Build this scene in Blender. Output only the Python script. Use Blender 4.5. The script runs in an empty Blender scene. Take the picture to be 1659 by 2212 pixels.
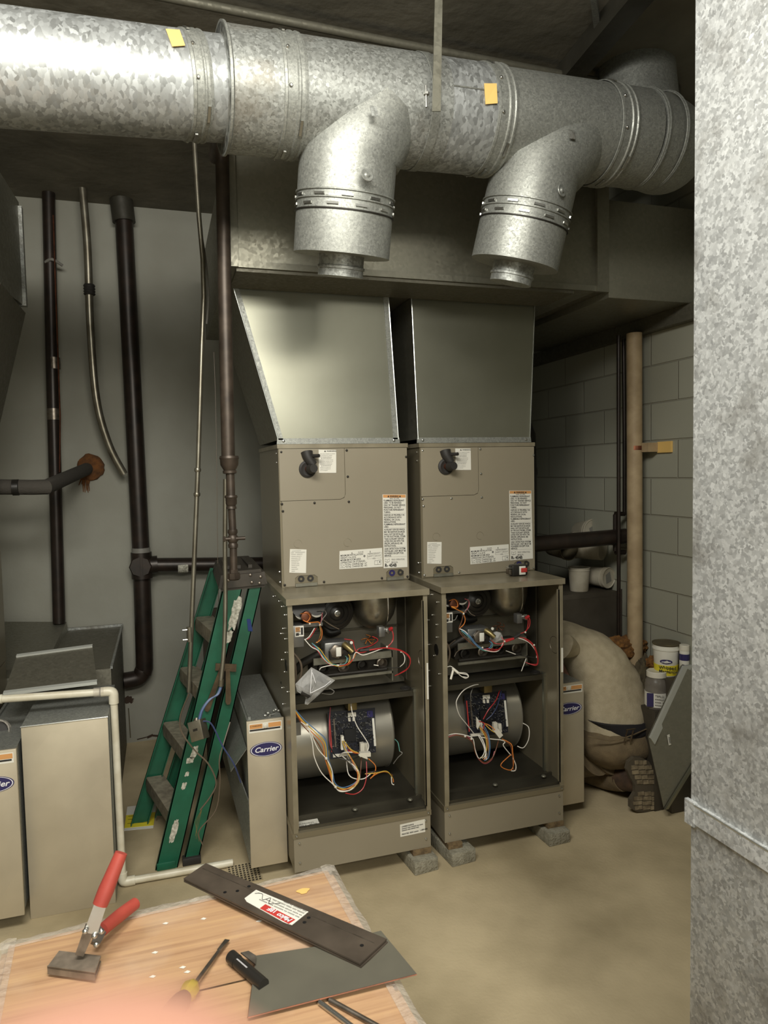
import bpy, bmesh, math, random
from mathutils import Vector, Matrix, Euler, noise
random.seed(7)
V = Vector
sc = bpy.context.scene
col = sc.collection
PI = math.pi

# ---------------------------------------------------------------- camera
W, H, FPX = 1659, 2212, 1509.9
CAM = V((-.4135, -2.461, 1.534))
yaw, pitch, roll = .3082, .0588, -.0204
FW = V((math.sin(yaw)*math.cos(pitch), math.cos(yaw)*math.cos(pitch), -math.sin(pitch)))
R0 = V((math.cos(yaw), -math.sin(yaw), 0)); U0 = R0.cross(FW)
RT = math.cos(roll)*R0 + math.sin(roll)*U0
UP = -math.sin(roll)*R0 + math.cos(roll)*U0
cd = bpy.data.cameras.new('camera'); cam = bpy.data.objects.new('camera', cd); col.objects.link(cam)
cam.matrix_world = Matrix(((RT.x, UP.x, -FW.x, CAM.x), (RT.y, UP.y, -FW.y, CAM.y), (RT.z, UP.z, -FW.z, CAM.z), (0, 0, 0, 1)))
cd.sensor_fit = 'VERTICAL'; cd.sensor_height = 36; cd.lens = 36*FPX/H; cd.clip_start = .005; cd.clip_end = 100
cd.dof.use_dof = True; cd.dof.focus_distance = 2.5; cd.dof.aperture_fstop = cd.lens/2.2   # about a 2 mm phone aperture
cd.dof.aperture_fstop = (cd.lens/1000)/.0020
sc.camera = cam
# ---------------------------------------------------------------- world, light, exposure
w = bpy.data.worlds.new('world'); sc.world = w; w.use_nodes = True
w.node_tree.nodes['Background'].inputs[0].default_value = (.93, .93, .80, 1)
w.node_tree.nodes['Background'].inputs[1].default_value = 1.1
def area(name, loc, target, sx, sy, power, color):
    l = bpy.data.lights.new(name, 'AREA'); l.shape = 'RECTANGLE'; l.size = sx; l.size_y = sy; l.energy = power; l.color = color
    o = bpy.data.objects.new(name, l); col.objects.link(o); o.location = loc
    o.rotation_euler = (V(target)-V(loc)).to_track_quat('-Z', 'Y').to_euler(); return o
area('ceiling_tube_light', (-.55, -1.9, 2.76), (-.15, -.9, 1.2), 1.35, .45, 52, (1, .97, .88))
area('rear_fill_light', (.1, -4.6, 2.9), (.1, -2.5, .6), 1.6, .8, 110, (1, .95, .84))  # added fill behind the camera to lift the floor, no fixture there
sc.view_settings.view_transform = 'Standard'; sc.view_settings.look = 'None'
sc.view_settings.gamma = 1; sc.view_settings.use_curve_mapping = False
sc.view_settings.exposure = 0.16
try: sc.cycles.max_bounces = 8
except Exception: pass

# ---------------------------------------------------------------- helpers
def pt(px, py, **k):
    """world point on the plane x=, y= or z= seen at photo pixel px, py"""
    d = FW + (px-W/2)/FPX*RT - (py-H/2)/FPX*UP
    (a, v), = k.items(); i = 'xyz'.index(a)
    return CAM + d*((v-CAM[i])/d[i])

class MB:
    def __init__(s): s.bm = bmesh.new()
    def add(s, vs, fs, smooth=False):
        b = [s.bm.verts.new(v) for v in vs]; out = []
        for f in fs:
            try: q = s.bm.faces.new([b[i] for i in f]); q.smooth = smooth; out.append(q)
            except ValueError: pass
        return b
    def hexa(s, p):   # 8 corners: bottom 4 ccw, top 4
        s.last = s.add(p, [(3,2,1,0),(4,5,6,7),(0,1,5,4),(1,2,6,5),(2,3,7,6),(3,0,4,7)]); return s
    def box(s, a, b, bev=0):
        x0,y0,z0 = [min(i,j) for i,j in zip(a,b)]; x1,y1,z1 = [max(i,j) for i,j in zip(a,b)]
        v = s.hexa([V(q) for q in ((x0,y0,z0),(x1,y0,z0),(x1,y1,z0),(x0,y1,z0),(x0,y0,z1),(x1,y0,z1),(x1,y1,z1),(x0,y1,z1))]).last
        if bev:
            es = {e for q in v for e in q.link_edges}
            bmesh.ops.bevel(s.bm, geom=list(es), offset=bev, segments=2, affect='EDGES', profile=.5)
        return s
    def obox(s, c, ux, uy, uz, bev=0):   # centre and three half-vectors
        c = V(c); ux = V(ux); uy = V(uy); uz = V(uz)
        v = s.hexa([c-ux-uy-uz, c+ux-uy-uz, c+ux+uy-uz, c-ux+uy-uz, c-ux-uy+uz, c+ux-uy+uz, c+ux+uy+uz, c-ux+uy+uz]).last
        if bev:
            es = {e for q in v for e in q.link_edges}
            bmesh.ops.bevel(s.bm, geom=list(es), offset=bev, segments=2, affect='EDGES', profile=.5)
        return s
    def slab(s, q, n, t):   # polygon q (list) thickened by t along n
        q = [V(a) for a in q]; n = V(n).normalized()*t; k = len(q)
        s.add(q+[a+n for a in q], [tuple(range(k))[::-1], tuple(range(k, 2*k))]+[(i,(i+1)%k,(i+1)%k+k,i+k) for i in range(k)])
        return s
    def tube(s, pts, r, n=14, caps=True, sm=0):
        pts = [V(p) for p in pts]
        if sm: pts, r = smooth_path(pts, r, sm)
        rs = r if isinstance(r, (list, tuple)) else [r]*len(pts)
        rings = []; m = len(pts); ref = None
        for i, p in enumerate(pts):
            t = (pts[min(i+1, m-1)]-pts[max(i-1, 0)])
            t = t.normalized() if t.length > 1e-9 else V((0,0,1))
            if ref is None:
                ref = t.orthogonal().normalized()
            ref = (ref - t*ref.dot(t)); ref = ref.normalized() if ref.length > 1e-6 else t.orthogonal().normalized()
            bn = t.cross(ref)
            rings.append([s.bm.verts.new(p+(ref*math.cos(2*PI*j/n)+bn*math.sin(2*PI*j/n))*rs[i]) for j in range(n)])
        for a, b in zip(rings, rings[1:]):
            for j in range(n):
                f = s.bm.faces.new((a[j], a[(j+1)%n], b[(j+1)%n], b[j])); f.smooth = True
        if caps:
            s.bm.faces.new(rings[0][::-1]); s.bm.faces.new(rings[-1])
        return s
    def lathe(s, c, axis, prof, n=32, caps=True):   # prof: list of (distance along axis, radius)
        c = V(c); ax = V(axis).normalized()
        u = ax.orthogonal().normalized(); v = ax.cross(u); rings = []
        for h, r in prof:
            rings.append([s.bm.verts.new(c+ax*h+(u*math.cos(2*PI*j/n)+v*math.sin(2*PI*j/n))*max(r, 1e-5)) for j in range(n)])
        for a, b in zip(rings, rings[1:]):
            for j in range(n):
                f = s.bm.faces.new((a[j], a[(j+1)%n], b[(j+1)%n], b[j])); f.smooth = True
        if caps: s.bm.faces.new(rings[0][::-1]); s.bm.faces.new(rings[-1])
        return s
    def ball(s, c, r, sub=2):
        r = V(r) if not isinstance(r, (int, float)) else V((r, r, r))
        bmesh.ops.create_icosphere(s.bm, subdivisions=sub, radius=1, matrix=Matrix.Translation(c) @ Matrix.Diagonal((*r, 1)))
        for f in s.bm.faces:
            if len(f.verts) == 3: f.smooth = True
        return s
    def build(s, name, mat, parent=None, **tags):
        bmesh.ops.recalc_face_normals(s.bm, faces=s.bm.faces[:])
        vs = s.bm.verts
        if parent is None:
            lo = V((min(v.co.x for v in vs), min(v.co.y for v in vs), min(v.co.z for v in vs)))
            hi = V((max(v.co.x for v in vs), max(v.co.y for v in vs), max(v.co.z for v in vs)))
            org = V(((lo.x+hi.x)/2, (lo.y+hi.y)/2, lo.z))
        else: org = V(parent['_w'])
        bmesh.ops.translate(s.bm, verts=vs[:], vec=-org)
        me = bpy.data.meshes.new(name); s.bm.to_mesh(me); s.bm.free()
        me.materials.append(mat)
        me.set_sharp_from_angle(angle=math.radians(38))
        o = bpy.data.objects.new(name, me); col.objects.link(o)
        if parent is None: o.location = org
        else: o.parent = parent
        o['_w'] = tuple(org)
        for k, v in tags.items(): o[k] = v
        return o
def smooth_path(pts, r, k):
    rs = list(r) if isinstance(r, (list, tuple)) else [r]*len(pts)
    P = [pts[0]]+pts+[pts[-1]]; Rr = [rs[0]]+rs+[rs[-1]]; o = []; q = []
    for i in range(1, len(P)-2):
        for j in range(k):
            t = j/k
            a, b, c, d = P[i-1], P[i], P[i+1], P[i+2]
            o.append(.5*((2*b)+(c-a)*t+(2*a-5*b+4*c-d)*t*t+(3*b-a-3*c+d)*t**3)); q.append(Rr[i]+(Rr[i+1]-Rr[i])*t)
    o.append(pts[-1]); q.append(rs[-1]); return o, q
def thing(name, label, cat, loc, group=None):
    o = bpy.data.objects.new(name, None); col.objects.link(o); o.location = loc; o.empty_display_size = .05
    o['label'] = label; o['category'] = cat; o['_w'] = tuple(loc)
    if group: o['group'] = group
    return o
def T(label, cat, group=None):
    d = dict(label=label, category=cat)
    if group: d['group'] = group
    return d
def copy_tree(o, parent=None, off=V((0,0,0))):
    c = o.copy(); col.objects.link(c)
    if parent: c.parent = parent
    else: c.location = o.location+off
    c['_w'] = tuple(V(o['_w'])+off)
    for ch in list(o.children): copy_tree(ch, c, off)
    return c
def text(name, s, origin, right, up, size, mat, parent, bold=0., spacing=1.0, shear=0., align='LEFT', width=None):
    cu = bpy.data.curves.new(name, 'FONT'); cu.body = s; cu.size = 1; cu.space_line = spacing; cu.offset = bold; cu.shear = shear
    cu.align_x = align; cu.align_y = 'TOP_BASELINE'; cu.resolution_u = 3
    ob = bpy.data.objects.new(name, cu); col.objects.link(ob)
    bpy.context.view_layer.update()
    me = bpy.data.meshes.new_from_object(ob.evaluated_get(bpy.context.evaluated_depsgraph_get()))
    bpy.data.objects.remove(ob)
    r = V(right).normalized(); u = V(up).normalized(); n = r.cross(u); k = size
    if width and me.vertices:
        xs = [v.co.x for v in me.vertices]; kx = width/(max(xs)-min(xs))
    else: kx = k
    org = V(parent['_w'])
    for v in me.vertices: v.co = V(origin)+r*v.co.x*kx+u*v.co.y*k+n*.0006-org
    me.materials.clear(); me.materials.append(mat); me.name = name
    o = bpy.data.objects.new(name, me); col.objects.link(o); o.parent = parent; o['_w'] = tuple(org)
    return o

# ---------------------------------------------------------------- materials
def srgb(r, g, b): return tuple(((c/255)/12.92 if c/255 <= .04045 else ((c/255+.055)/1.055)**2.4) for c in (r, g, b))+(1,)
def mat(name, rgb, rough=.6, metal=0., noise_amt=0., scale=6., rgb2=None, bump=0., bscale=60., alpha=1., trans=0., detail=4, spec=None, coat=0.):
    m = bpy.data.materials.new(name); m.use_nodes = True; N = m.node_tree.nodes; L = m.node_tree.links
    b = N['Principled BSDF']; c = srgb(*rgb)
    b.inputs['Base Color'].default_value = c; b.inputs['Roughness'].default_value = rough; b.inputs['Metallic'].default_value = metal
    b.inputs['Alpha'].default_value = alpha; b.inputs['Transmission Weight'].default_value = trans; b.inputs['Coat Weight'].default_value = coat
    if spec is not None: b.inputs['Specular IOR Level'].default_value = spec
    tc = N.new('ShaderNodeTexCoord')
    if rgb2 or noise_amt:
        nz = N.new('ShaderNodeTexNoise'); nz.inputs['Scale'].default_value = scale; nz.inputs['Detail'].default_value = detail
        L.new(tc.outputs['Object'], nz.inputs['Vector'])
        mr = N.new('ShaderNodeMapRange'); mr.inputs[1].default_value = .35; mr.inputs[2].default_value = .65
        L.new(nz.outputs['Fac'], mr.inputs[0])
        mx = N.new('ShaderNodeMix'); mx.data_type = 'RGBA'; L.new(mr.outputs[0], mx.inputs['Factor'])
        c2 = srgb(*rgb2) if rgb2 else tuple(x*(1-noise_amt) for x in c[:3])+(1,)
        mx.inputs['A'].default_value = c; mx.inputs['B'].default_value = c2; L.new(mx.outputs['Result'], b.inputs['Base Color'])
    if bump:
        n2 = N.new('ShaderNodeTexNoise'); n2.inputs['Scale'].default_value = bscale; n2.inputs['Detail'].default_value = 5
        L.new(tc.outputs['Object'], n2.inputs['Vector'])
        bp = N.new('ShaderNodeBump'); bp.inputs['Strength'].default_value = bump; bp.inputs['Distance'].default_value = .01
        L.new(n2.outputs['Fac'], bp.inputs['Height']); L.new(bp.outputs[0], b.inputs['Normal'])
    return m
def galv(name, dark, light, scale=70., rough=(.32, .55), metal=.8, dirt=None, dscale=3., aniso=(1, 1, 1), bump=.04, big=.3):
    """zinc spangle: voronoi cells with their own tone and gloss"""
    m = bpy.data.materials.new(name); m.use_nodes = True; N = m.node_tree.nodes; L = m.node_tree.links
    b = N['Principled BSDF']; b.inputs['Metallic'].default_value = metal
    tc = N.new('ShaderNodeTexCoord'); mp = N.new('ShaderNodeMapping'); mp.inputs['Scale'].default_value = aniso
    L.new(tc.outputs['Object'], mp.inputs['Vector'])
    ds = N.new('ShaderNodeTexNoise'); ds.inputs['Scale'].default_value = scale*.8; L.new(mp.outputs[0], ds.inputs['Vector'])
    ad = N.new('ShaderNodeMix'); ad.data_type = 'VECTOR'; ad.inputs['Factor'].default_value = .014
    L.new(mp.outputs[0], ad.inputs[4]); L.new(ds.outputs['Color'], ad.inputs[5])
    vo = N.new('ShaderNodeTexVoronoi'); vo.inputs['Scale'].default_value = scale; L.new(ad.outputs[1], vo.inputs['Vector'])
    sp = N.new('ShaderNodeSeparateColor'); L.new(vo.outputs['Color'], sp.inputs[0])
    big_n = N.new('ShaderNodeTexNoise'); big_n.inputs['Scale'].default_value = dscale; big_n.inputs['Detail'].default_value = 5
    L.new(tc.outputs['Object'], big_n.inputs['Vector'])
    ma = N.new('ShaderNodeMath'); ma.operation = 'MULTIPLY_ADD'; ma.inputs[1].default_value = 1-big; L.new(sp.outputs[0], ma.inputs[0])
    mb = N.new('ShaderNodeMath'); mb.operation = 'MULTIPLY'; mb.inputs[1].default_value = big; L.new(big_n.outputs['Fac'], mb.inputs[0]); L.new(mb.outputs[0], ma.inputs[2])
    mx = N.new('ShaderNodeMix'); mx.data_type = 'RGBA'; mx.inputs['A'].default_value = srgb(*dark); mx.inputs['B'].default_value = srgb(*light)
    L.new(ma.outputs[0], mx.inputs['Factor']); outc = mx.outputs['Result']
    if dirt:
        mr = N.new('ShaderNodeMapRange'); mr.inputs[1].default_value = .52; mr.inputs[2].default_value = .75
        dn = N.new('ShaderNodeTexNoise'); dn.inputs['Scale'].default_value = dscale*1.7; dn.inputs['Detail'].default_value = 7; dn.inputs['Roughness'].default_value = .65
        L.new(tc.outputs['Object'], dn.inputs['Vector']); L.new(dn.outputs['Fac'], mr.inputs[0])
        m2 = N.new('ShaderNodeMix'); m2.data_type = 'RGBA'; L.new(mr.outputs[0], m2.inputs['Factor']); L.new(outc, m2.inputs['A']); m2.inputs['B'].default_value = srgb(*dirt)
        outc = m2.outputs['Result']
    L.new(outc, b.inputs['Base Color'])
    rr = N.new('ShaderNodeMapRange'); rr.inputs[3].default_value = rough[0]; rr.inputs[4].default_value = rough[1]
    L.new(sp.outputs[1], rr.inputs[0]); L.new(rr.outputs[0], b.inputs['Roughness'])
    if bump:
        bp = N.new('ShaderNodeBump'); bp.inputs['Strength'].default_value = bump; bp.inputs['Distance'].default_value = .004
        L.new(sp.outputs[2], bp.inputs['Height']); L.new(bp.outputs[0], b.inputs['Normal'])
    return m
M = {}
M['galv'] = galv('spangled zinc', (118,120,116), (184,187,184), 150, (.4,.58), metal=.62, dirt=(120,112,98), dscale=2.2)
M['galv_big'] = galv('coarse spangled zinc', (126,128,127), (196,200,201), 85, (.34,.58), .62, aniso=(1.3,1,.8))
M['galv_fine'] = galv('fine spangled zinc', (128,130,126), (168,170,164), 220, (.42,.6), metal=.6)
M['galv_near'] = galv('worn spangled zinc', (136,138,138), (214,217,217), 165, (.45,.7), .3, dirt=(120,118,112), dscale=4)
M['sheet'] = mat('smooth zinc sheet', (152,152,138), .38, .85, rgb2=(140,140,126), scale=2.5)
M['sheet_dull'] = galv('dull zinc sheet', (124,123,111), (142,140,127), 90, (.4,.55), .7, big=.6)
M['sheet_dark'] = galv('dark dusty zinc', (92,90,79), (112,109,96), 90, (.5,.7), .45, big=.6)
M['edge'] = mat('bright folded zinc', (205,208,205), .25, .9)
M['edge_highlight'] = mat('folded zinc with painted highlight', (196,198,192), .35, .35)  # reflected highlight on the folds painted in as a pale, less metallic colour
M['filter_metal'] = galv('brushed zinc door', (176,166,146), (204,194,172), 7, (.36,.48), .4, bump=0, big=.9, dscale=9)
M['tan'] = mat('taupe enamel', (140,132,114), .42, .0, rgb2=(136,128,110), scale=3)
M['tan_lt'] = mat('taupe enamel lid', (146,138,118), .35, .15, rgb2=(122,114,94), scale=9, detail=8)
M['tan_side'] = mat('taupe enamel side', (128,120,100), .28, .35)
M['dark_metal'] = mat('grey galvanised cabinet liner', (96,93,82), .35, .7, rgb2=(84,80,70), scale=4)
M['vest'] = mat('vestibule panel', (112,108,96), .45, .5, rgb2=(100,96,84), scale=5)
M['black_metal'] = mat('black burner steel', (44,41,36), .5, .4)
M['steel'] = mat('bright steel', (190,190,186), .25, .95)
M['steel_dark'] = mat('worn steel', (140,132,122), .38, .85, rgb2=(108,100,90), scale=40)
M['aluminised'] = galv('aluminised steel', (146,142,130), (170,166,152), 160, (.3,.38), .9, bump=0, big=.7)
M['blower'] = mat('blower housing zinc', (178,175,164), .32, .75, rgb2=(160,157,146), scale=3)
M['brass'] = mat('brass', (140,126,86), .42, .8)
M['copper'] = mat('copper', (150,96,74), .35, .85, rgb2=(110,74,60), scale=20)
M['rubber'] = mat('black rubber', (42,40,38), .6)
M['plastic_blk'] = mat('black plastic', (36,34,31), .35)
M['label'] = mat('white label', (222,220,210), .5)
M['label_or'] = mat('orange label band', (206,150,92), .5)
M['ink'] = mat('black ink', (38,36,34), .6)
M['ink_grey'] = mat('grey ink', (120,118,114), .6)
M['red_ink'] = mat('red print', (186,58,52), .5)
M['blue_logo'] = mat('deep blue badge', (48,44,92), .3)
M['white_print'] = mat('white print', (232,232,236), .4)
M['sticker'] = mat('faded orange sticker', (226,188,112), .6)
M['pvc'] = mat('white pvc', (222,218,200), .35, rgb2=(200,192,170), scale=14)
M['iron'] = mat('black painted iron', (50,40,34), .38, .3, rgb2=(36,31,27), scale=18)
M['iron_brown'] = mat('brown iron pipe', (76,66,57), .45, .4, rgb2=(56,48,41), scale=20)
M['conduit'] = mat('galvanised conduit', (150,146,132), .35, .8, rgb2=(126,120,106), scale=15)
M['insul_blk'] = mat('black foam insulation', (66,62,56), .85, bump=.3, bscale=90)
M['rust_dark'] = mat('dark rusty hole', (58,44,34), .95)
M['rust'] = mat('rusty foam', (118,74,34), .95, rgb2=(80,52,28), scale=25, bump=.8, bscale=60)
M['green'] = mat('green fibreglass', (24,92,68), .45, rgb2=(20,78,56), scale=12)
M['ladder_cap'] = mat('dark ladder cap', (54,50,44), .5, .2, rgb2=(70,64,56), scale=14)
M['tread'] = mat('ribbed aluminium tread', (150,142,124), .5, .3, rgb2=(120,112,98), scale=40)
M['paint_drip'] = mat('white paint and torn sticker', (204,202,190), .7, rgb2=(140,138,124), scale=90)
M['blue_tape'] = mat('blue tape', (20,46,104), .6)
M['bracket'] = mat('old spreader bracket', (104,90,70), .5, .6, rgb2=(80,66,52), scale=30)
M['block'] = mat('concrete block', (150,146,130), .95, rgb2=(128,124,108), scale=50, bump=.7, bscale=120)
M['plywood'] = mat('wood shim', (126,106,76), .8, rgb2=(92,76,54), scale=70)
M['yellow'] = mat('yellow card', (222,206,52), .6)
M['pcb'] = mat('dark blue circuit board', (26,28,40), .4, rgb2=(20,22,30), scale=30)
M['chip'] = mat('black chip', (20,20,22), .4)
M['part_w'] = mat('white connector', (214,210,196), .45)
M['part_g'] = mat('tin component', (130,130,128), .35, .7)
M['wood_wrap'] = None
M['jaw'] = mat('dull forged steel', (136,124,110), .45, .3, rgb2=(112,102,90), scale=50)
M['red_grip'] = mat('red vinyl grip', (172,74,62), .5, rgb2=(156,62,54), scale=20)
M['yellow_clear'] = mat('yellow clear plastic', (214,196,70), .15, trans=.5, rgb2=(190,170,50), scale=60)
M['dark_plate'] = mat('dark steel plate', (90,80,70), .42, .2, rgb2=(70,62,54), scale=14, detail=8)
M['grey_plate'] = mat('grey flashing sheet', (112,109,96), .42, .3, rgb2=(102,99,88), scale=8)
M['shirt'] = mat('beige shirt cloth', (184,172,146), .95, rgb2=(170,158,132), scale=30, bump=.3, bscale=220)
M['pants'] = mat('tan work trousers', (122,106,80), .9, rgb2=(104,90,68), scale=24, bump=.3, bscale=160)
M['waist'] = mat('dark navy undershirt', (38,36,40), .9)
M['skin'] = mat('skin', (182,134,114), .6)
M['hair'] = mat('dark hair', (50,38,30), .8, bump=.6, bscale=200)
M['boot'] = mat('brown boot leather', (88,68,52), .7, rgb2=(66,52,42), scale=30)
M['sole'] = mat('tan boot sole', (156,142,116), .8, rgb2=(108,96,76), scale=40)
M['sole_dark'] = mat('dark sole groove', (84,76,62), .9)
M['insul'] = mat('brown fibreglass batt', (128,88,42), 1, rgb2=(92,62,32), scale=40, bump=1, bscale=90)
M['insul_face'] = mat('dusty batt facing', (92,84,62), .95, rgb2=(74,66,50), scale=20)
M['bag'] = mat('clear plastic bag', (225,225,222), .12, alpha=.34, rgb2=(245,245,245), scale=20, bump=.6, bscale=50)
M['film'] = mat('crumpled clear film', (216,208,196), .2, alpha=.30, bump=1, bscale=60)
M['jar'] = mat('dusty clear jar', (126,120,112), .25, alpha=.75)
M['bucket'] = mat('grimy white bucket', (176,170,154), .5, rgb2=(150,142,124), scale=10)
M['duct_wrap'] = mat('dark duct wrap', (70,68,60), .5, .3, rgb2=(58,56,48), scale=6, bump=.4, bscale=12)
M['ceil'] = mat('dusty dark ceiling', (124,120,108), .9, rgb2=(98,95,84), scale=3, bump=.3, bscale=20)
M['tan_pole'] = mat('tan painted pipe', (172,152,120), .6, rgb2=(150,130,100), scale=14)
M['box_dark'] = mat('dark grey cabinet steel', (78,72,62), .6, .2, rgb2=(62,56,46), scale=7)
M['black_tank'] = mat('black sheet duct', (52,50,44), .5, .3)
M['red_wire'] = mat('red wire', (176,44,46), .4)
for n_, c_ in dict(white=(228,224,214), yellow=(206,170,70), orange=(206,120,50), brown=(110,66,40), blue=(84,120,160), teal=(90,150,140), grey=(120,118,112), black=(30,28,26), navy=(50,60,96), pink=(190,90,100), cable=(96,84,70)).items():
    M['w_'+n_] = mat(n_+' wire', c_, .45)
M['w_red'] = M['red_wire']

def wood_wrap():
    m = bpy.data.materials.new('wood grain under plastic film'); m.use_nodes = True; N = m.node_tree.nodes; L = m.node_tree.links
    b = N['Principled BSDF']; b.inputs['Roughness'].default_value = .38; b.inputs['Coat Weight'].default_value = .25; b.inputs['Coat Roughness'].default_value = .2
    tc = N.new('ShaderNodeTexCoord'); mp = N.new('ShaderNodeMapping'); mp.inputs['Scale'].default_value = (1.6, 44, 1); L.new(tc.outputs['Object'], mp.inputs['Vector'])
    n1 = N.new('ShaderNodeTexNoise'); n1.inputs['Scale'].default_value = 2.2; n1.inputs['Detail'].default_value = 9; n1.inputs['Roughness'].default_value = .62; L.new(mp.outputs[0], n1.inputs['Vector'])
    cr = N.new('ShaderNodeValToRGB'); e = cr.color_ramp.elements; e[0].position = .3; e[0].color = srgb(160,124,94); e[1].position = .72; e[1].color = srgb(196,160,120)
    x = cr.color_ramp.elements.new(.5); x.color = srgb(182,146,112); L.new(n1.outputs['Fac'], cr.inputs[0])
    wv = N.new('ShaderNodeTexNoise'); wv.inputs['Scale'].default_value = 9; wv.inputs['Detail'].default_value = 6; L.new(tc.outputs['Object'], wv.inputs['Vector'])
    mr = N.new('ShaderNodeMapRange'); mr.inputs[1].default_value = .5; mr.inputs[2].default_value = .75; mr.inputs[4].default_value = .35; L.new(wv.outputs['Fac'], mr.inputs[0])
    mx = N.new('ShaderNodeMix'); mx.data_type = 'RGBA'; L.new(mr.outputs[0], mx.inputs['Factor']); L.new(cr.outputs[0], mx.inputs['A']); mx.inputs['B'].default_value = srgb(206,184,164)
    L.new(mx.outputs['Result'], b.inputs['Base Color'])
    bp = N.new('ShaderNodeBump'); bp.inputs['Strength'].default_value = .15; bp.inputs['Distance'].default_value = .004; L.new(wv.outputs['Fac'], bp.inputs['Height']); L.new(bp.outputs[0], b.inputs['Normal'])
    return m
M['wood_wrap'] = wood_wrap()
def block_wall():
    m = bpy.data.materials.new('painted block wall'); m.use_nodes = True; N = m.node_tree.nodes; L = m.node_tree.links
    b = N['Principled BSDF']; b.inputs['Roughness'].default_value = .7
    tc = N.new('ShaderNodeTexCoord'); sx = N.new('ShaderNodeSeparateXYZ'); cx = N.new('ShaderNodeCombineXYZ')
    L.new(tc.outputs['Object'], sx.inputs[0]); L.new(sx.outputs['Y'], cx.inputs['X']); L.new(sx.outputs['Z'], cx.inputs['Y'])
    mp = N.new('ShaderNodeMapping'); mp.inputs['Location'].default_value = (-.002, .087, 0); L.new(cx.outputs[0], mp.inputs['Vector'])
    br = N.new('ShaderNodeTexBrick'); br.inputs['Scale'].default_value = 1; br.inputs['Mortar Size'].default_value = .0045; br.inputs['Mortar Smooth'].default_value = .6
    br.inputs['Brick Width'].default_value = .362; br.inputs['Row Height'].default_value = .1735
    br.inputs['Color1'].default_value = srgb(158,158,144); br.inputs['Color2'].default_value = srgb(152,152,138); br.inputs['Mortar'].default_value = srgb(140,138,124)
    L.new(mp.outputs[0], br.inputs['Vector']); L.new(br.outputs['Color'], b.inputs['Base Color'])
    bp = N.new('ShaderNodeBump'); bp.invert = True; bp.inputs['Strength'].default_value = .8; bp.inputs['Distance'].default_value = .006
    L.new(br.outputs['Fac'], bp.inputs['Height']); L.new(bp.outputs[0], b.inputs['Normal'])
    return m
M['block_wall'] = block_wall()
M['wall_paint'] = mat('grey painted wall', (148,148,138), .7, rgb2=(136,135,124), scale=2.5, bump=.08, bscale=40)
def floor_mat():
    m = mat('bare concrete floor', (204,188,154), .6, rgb2=(158,144,114), scale=2.2, detail=9, bump=.12, bscale=70); return m
M['floor'] = floor_mat()

# ---------------------------------------------------------------- the room
ZC = 3.03
XR, YB = 1.78, 1.75
S = dict(kind='structure')
MB().box((-3.2, -6, -.1), (XR+.15, YB+.15, 0)).build('floor', M['floor'], **S)
MB().box((-3.2, -6, ZC), (XR+.15, YB+.15, ZC+.1)).build('ceiling', M['ceil'], **S)
MB().box((-3.2, YB, 0), (XR, YB+.12, ZC)).build('wall_back', M['wall_paint'], **S)
MB().box((XR, -6, 0), (XR+.12, YB+.12, ZC)).build('wall_right', M['block_wall'], **S)
MB().box((-3.3, -6, 0), (-3.2, YB+.12, ZC)).build('wall_left', M['wall_paint'], **S)
# ceiling joist line and ledger strip under the duct on the right wall
MB().box((XR-.045, -.25, 2.145), (XR, 1.7, 2.212)).build('trim_1', M['sheet_dark'], **S)

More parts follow.
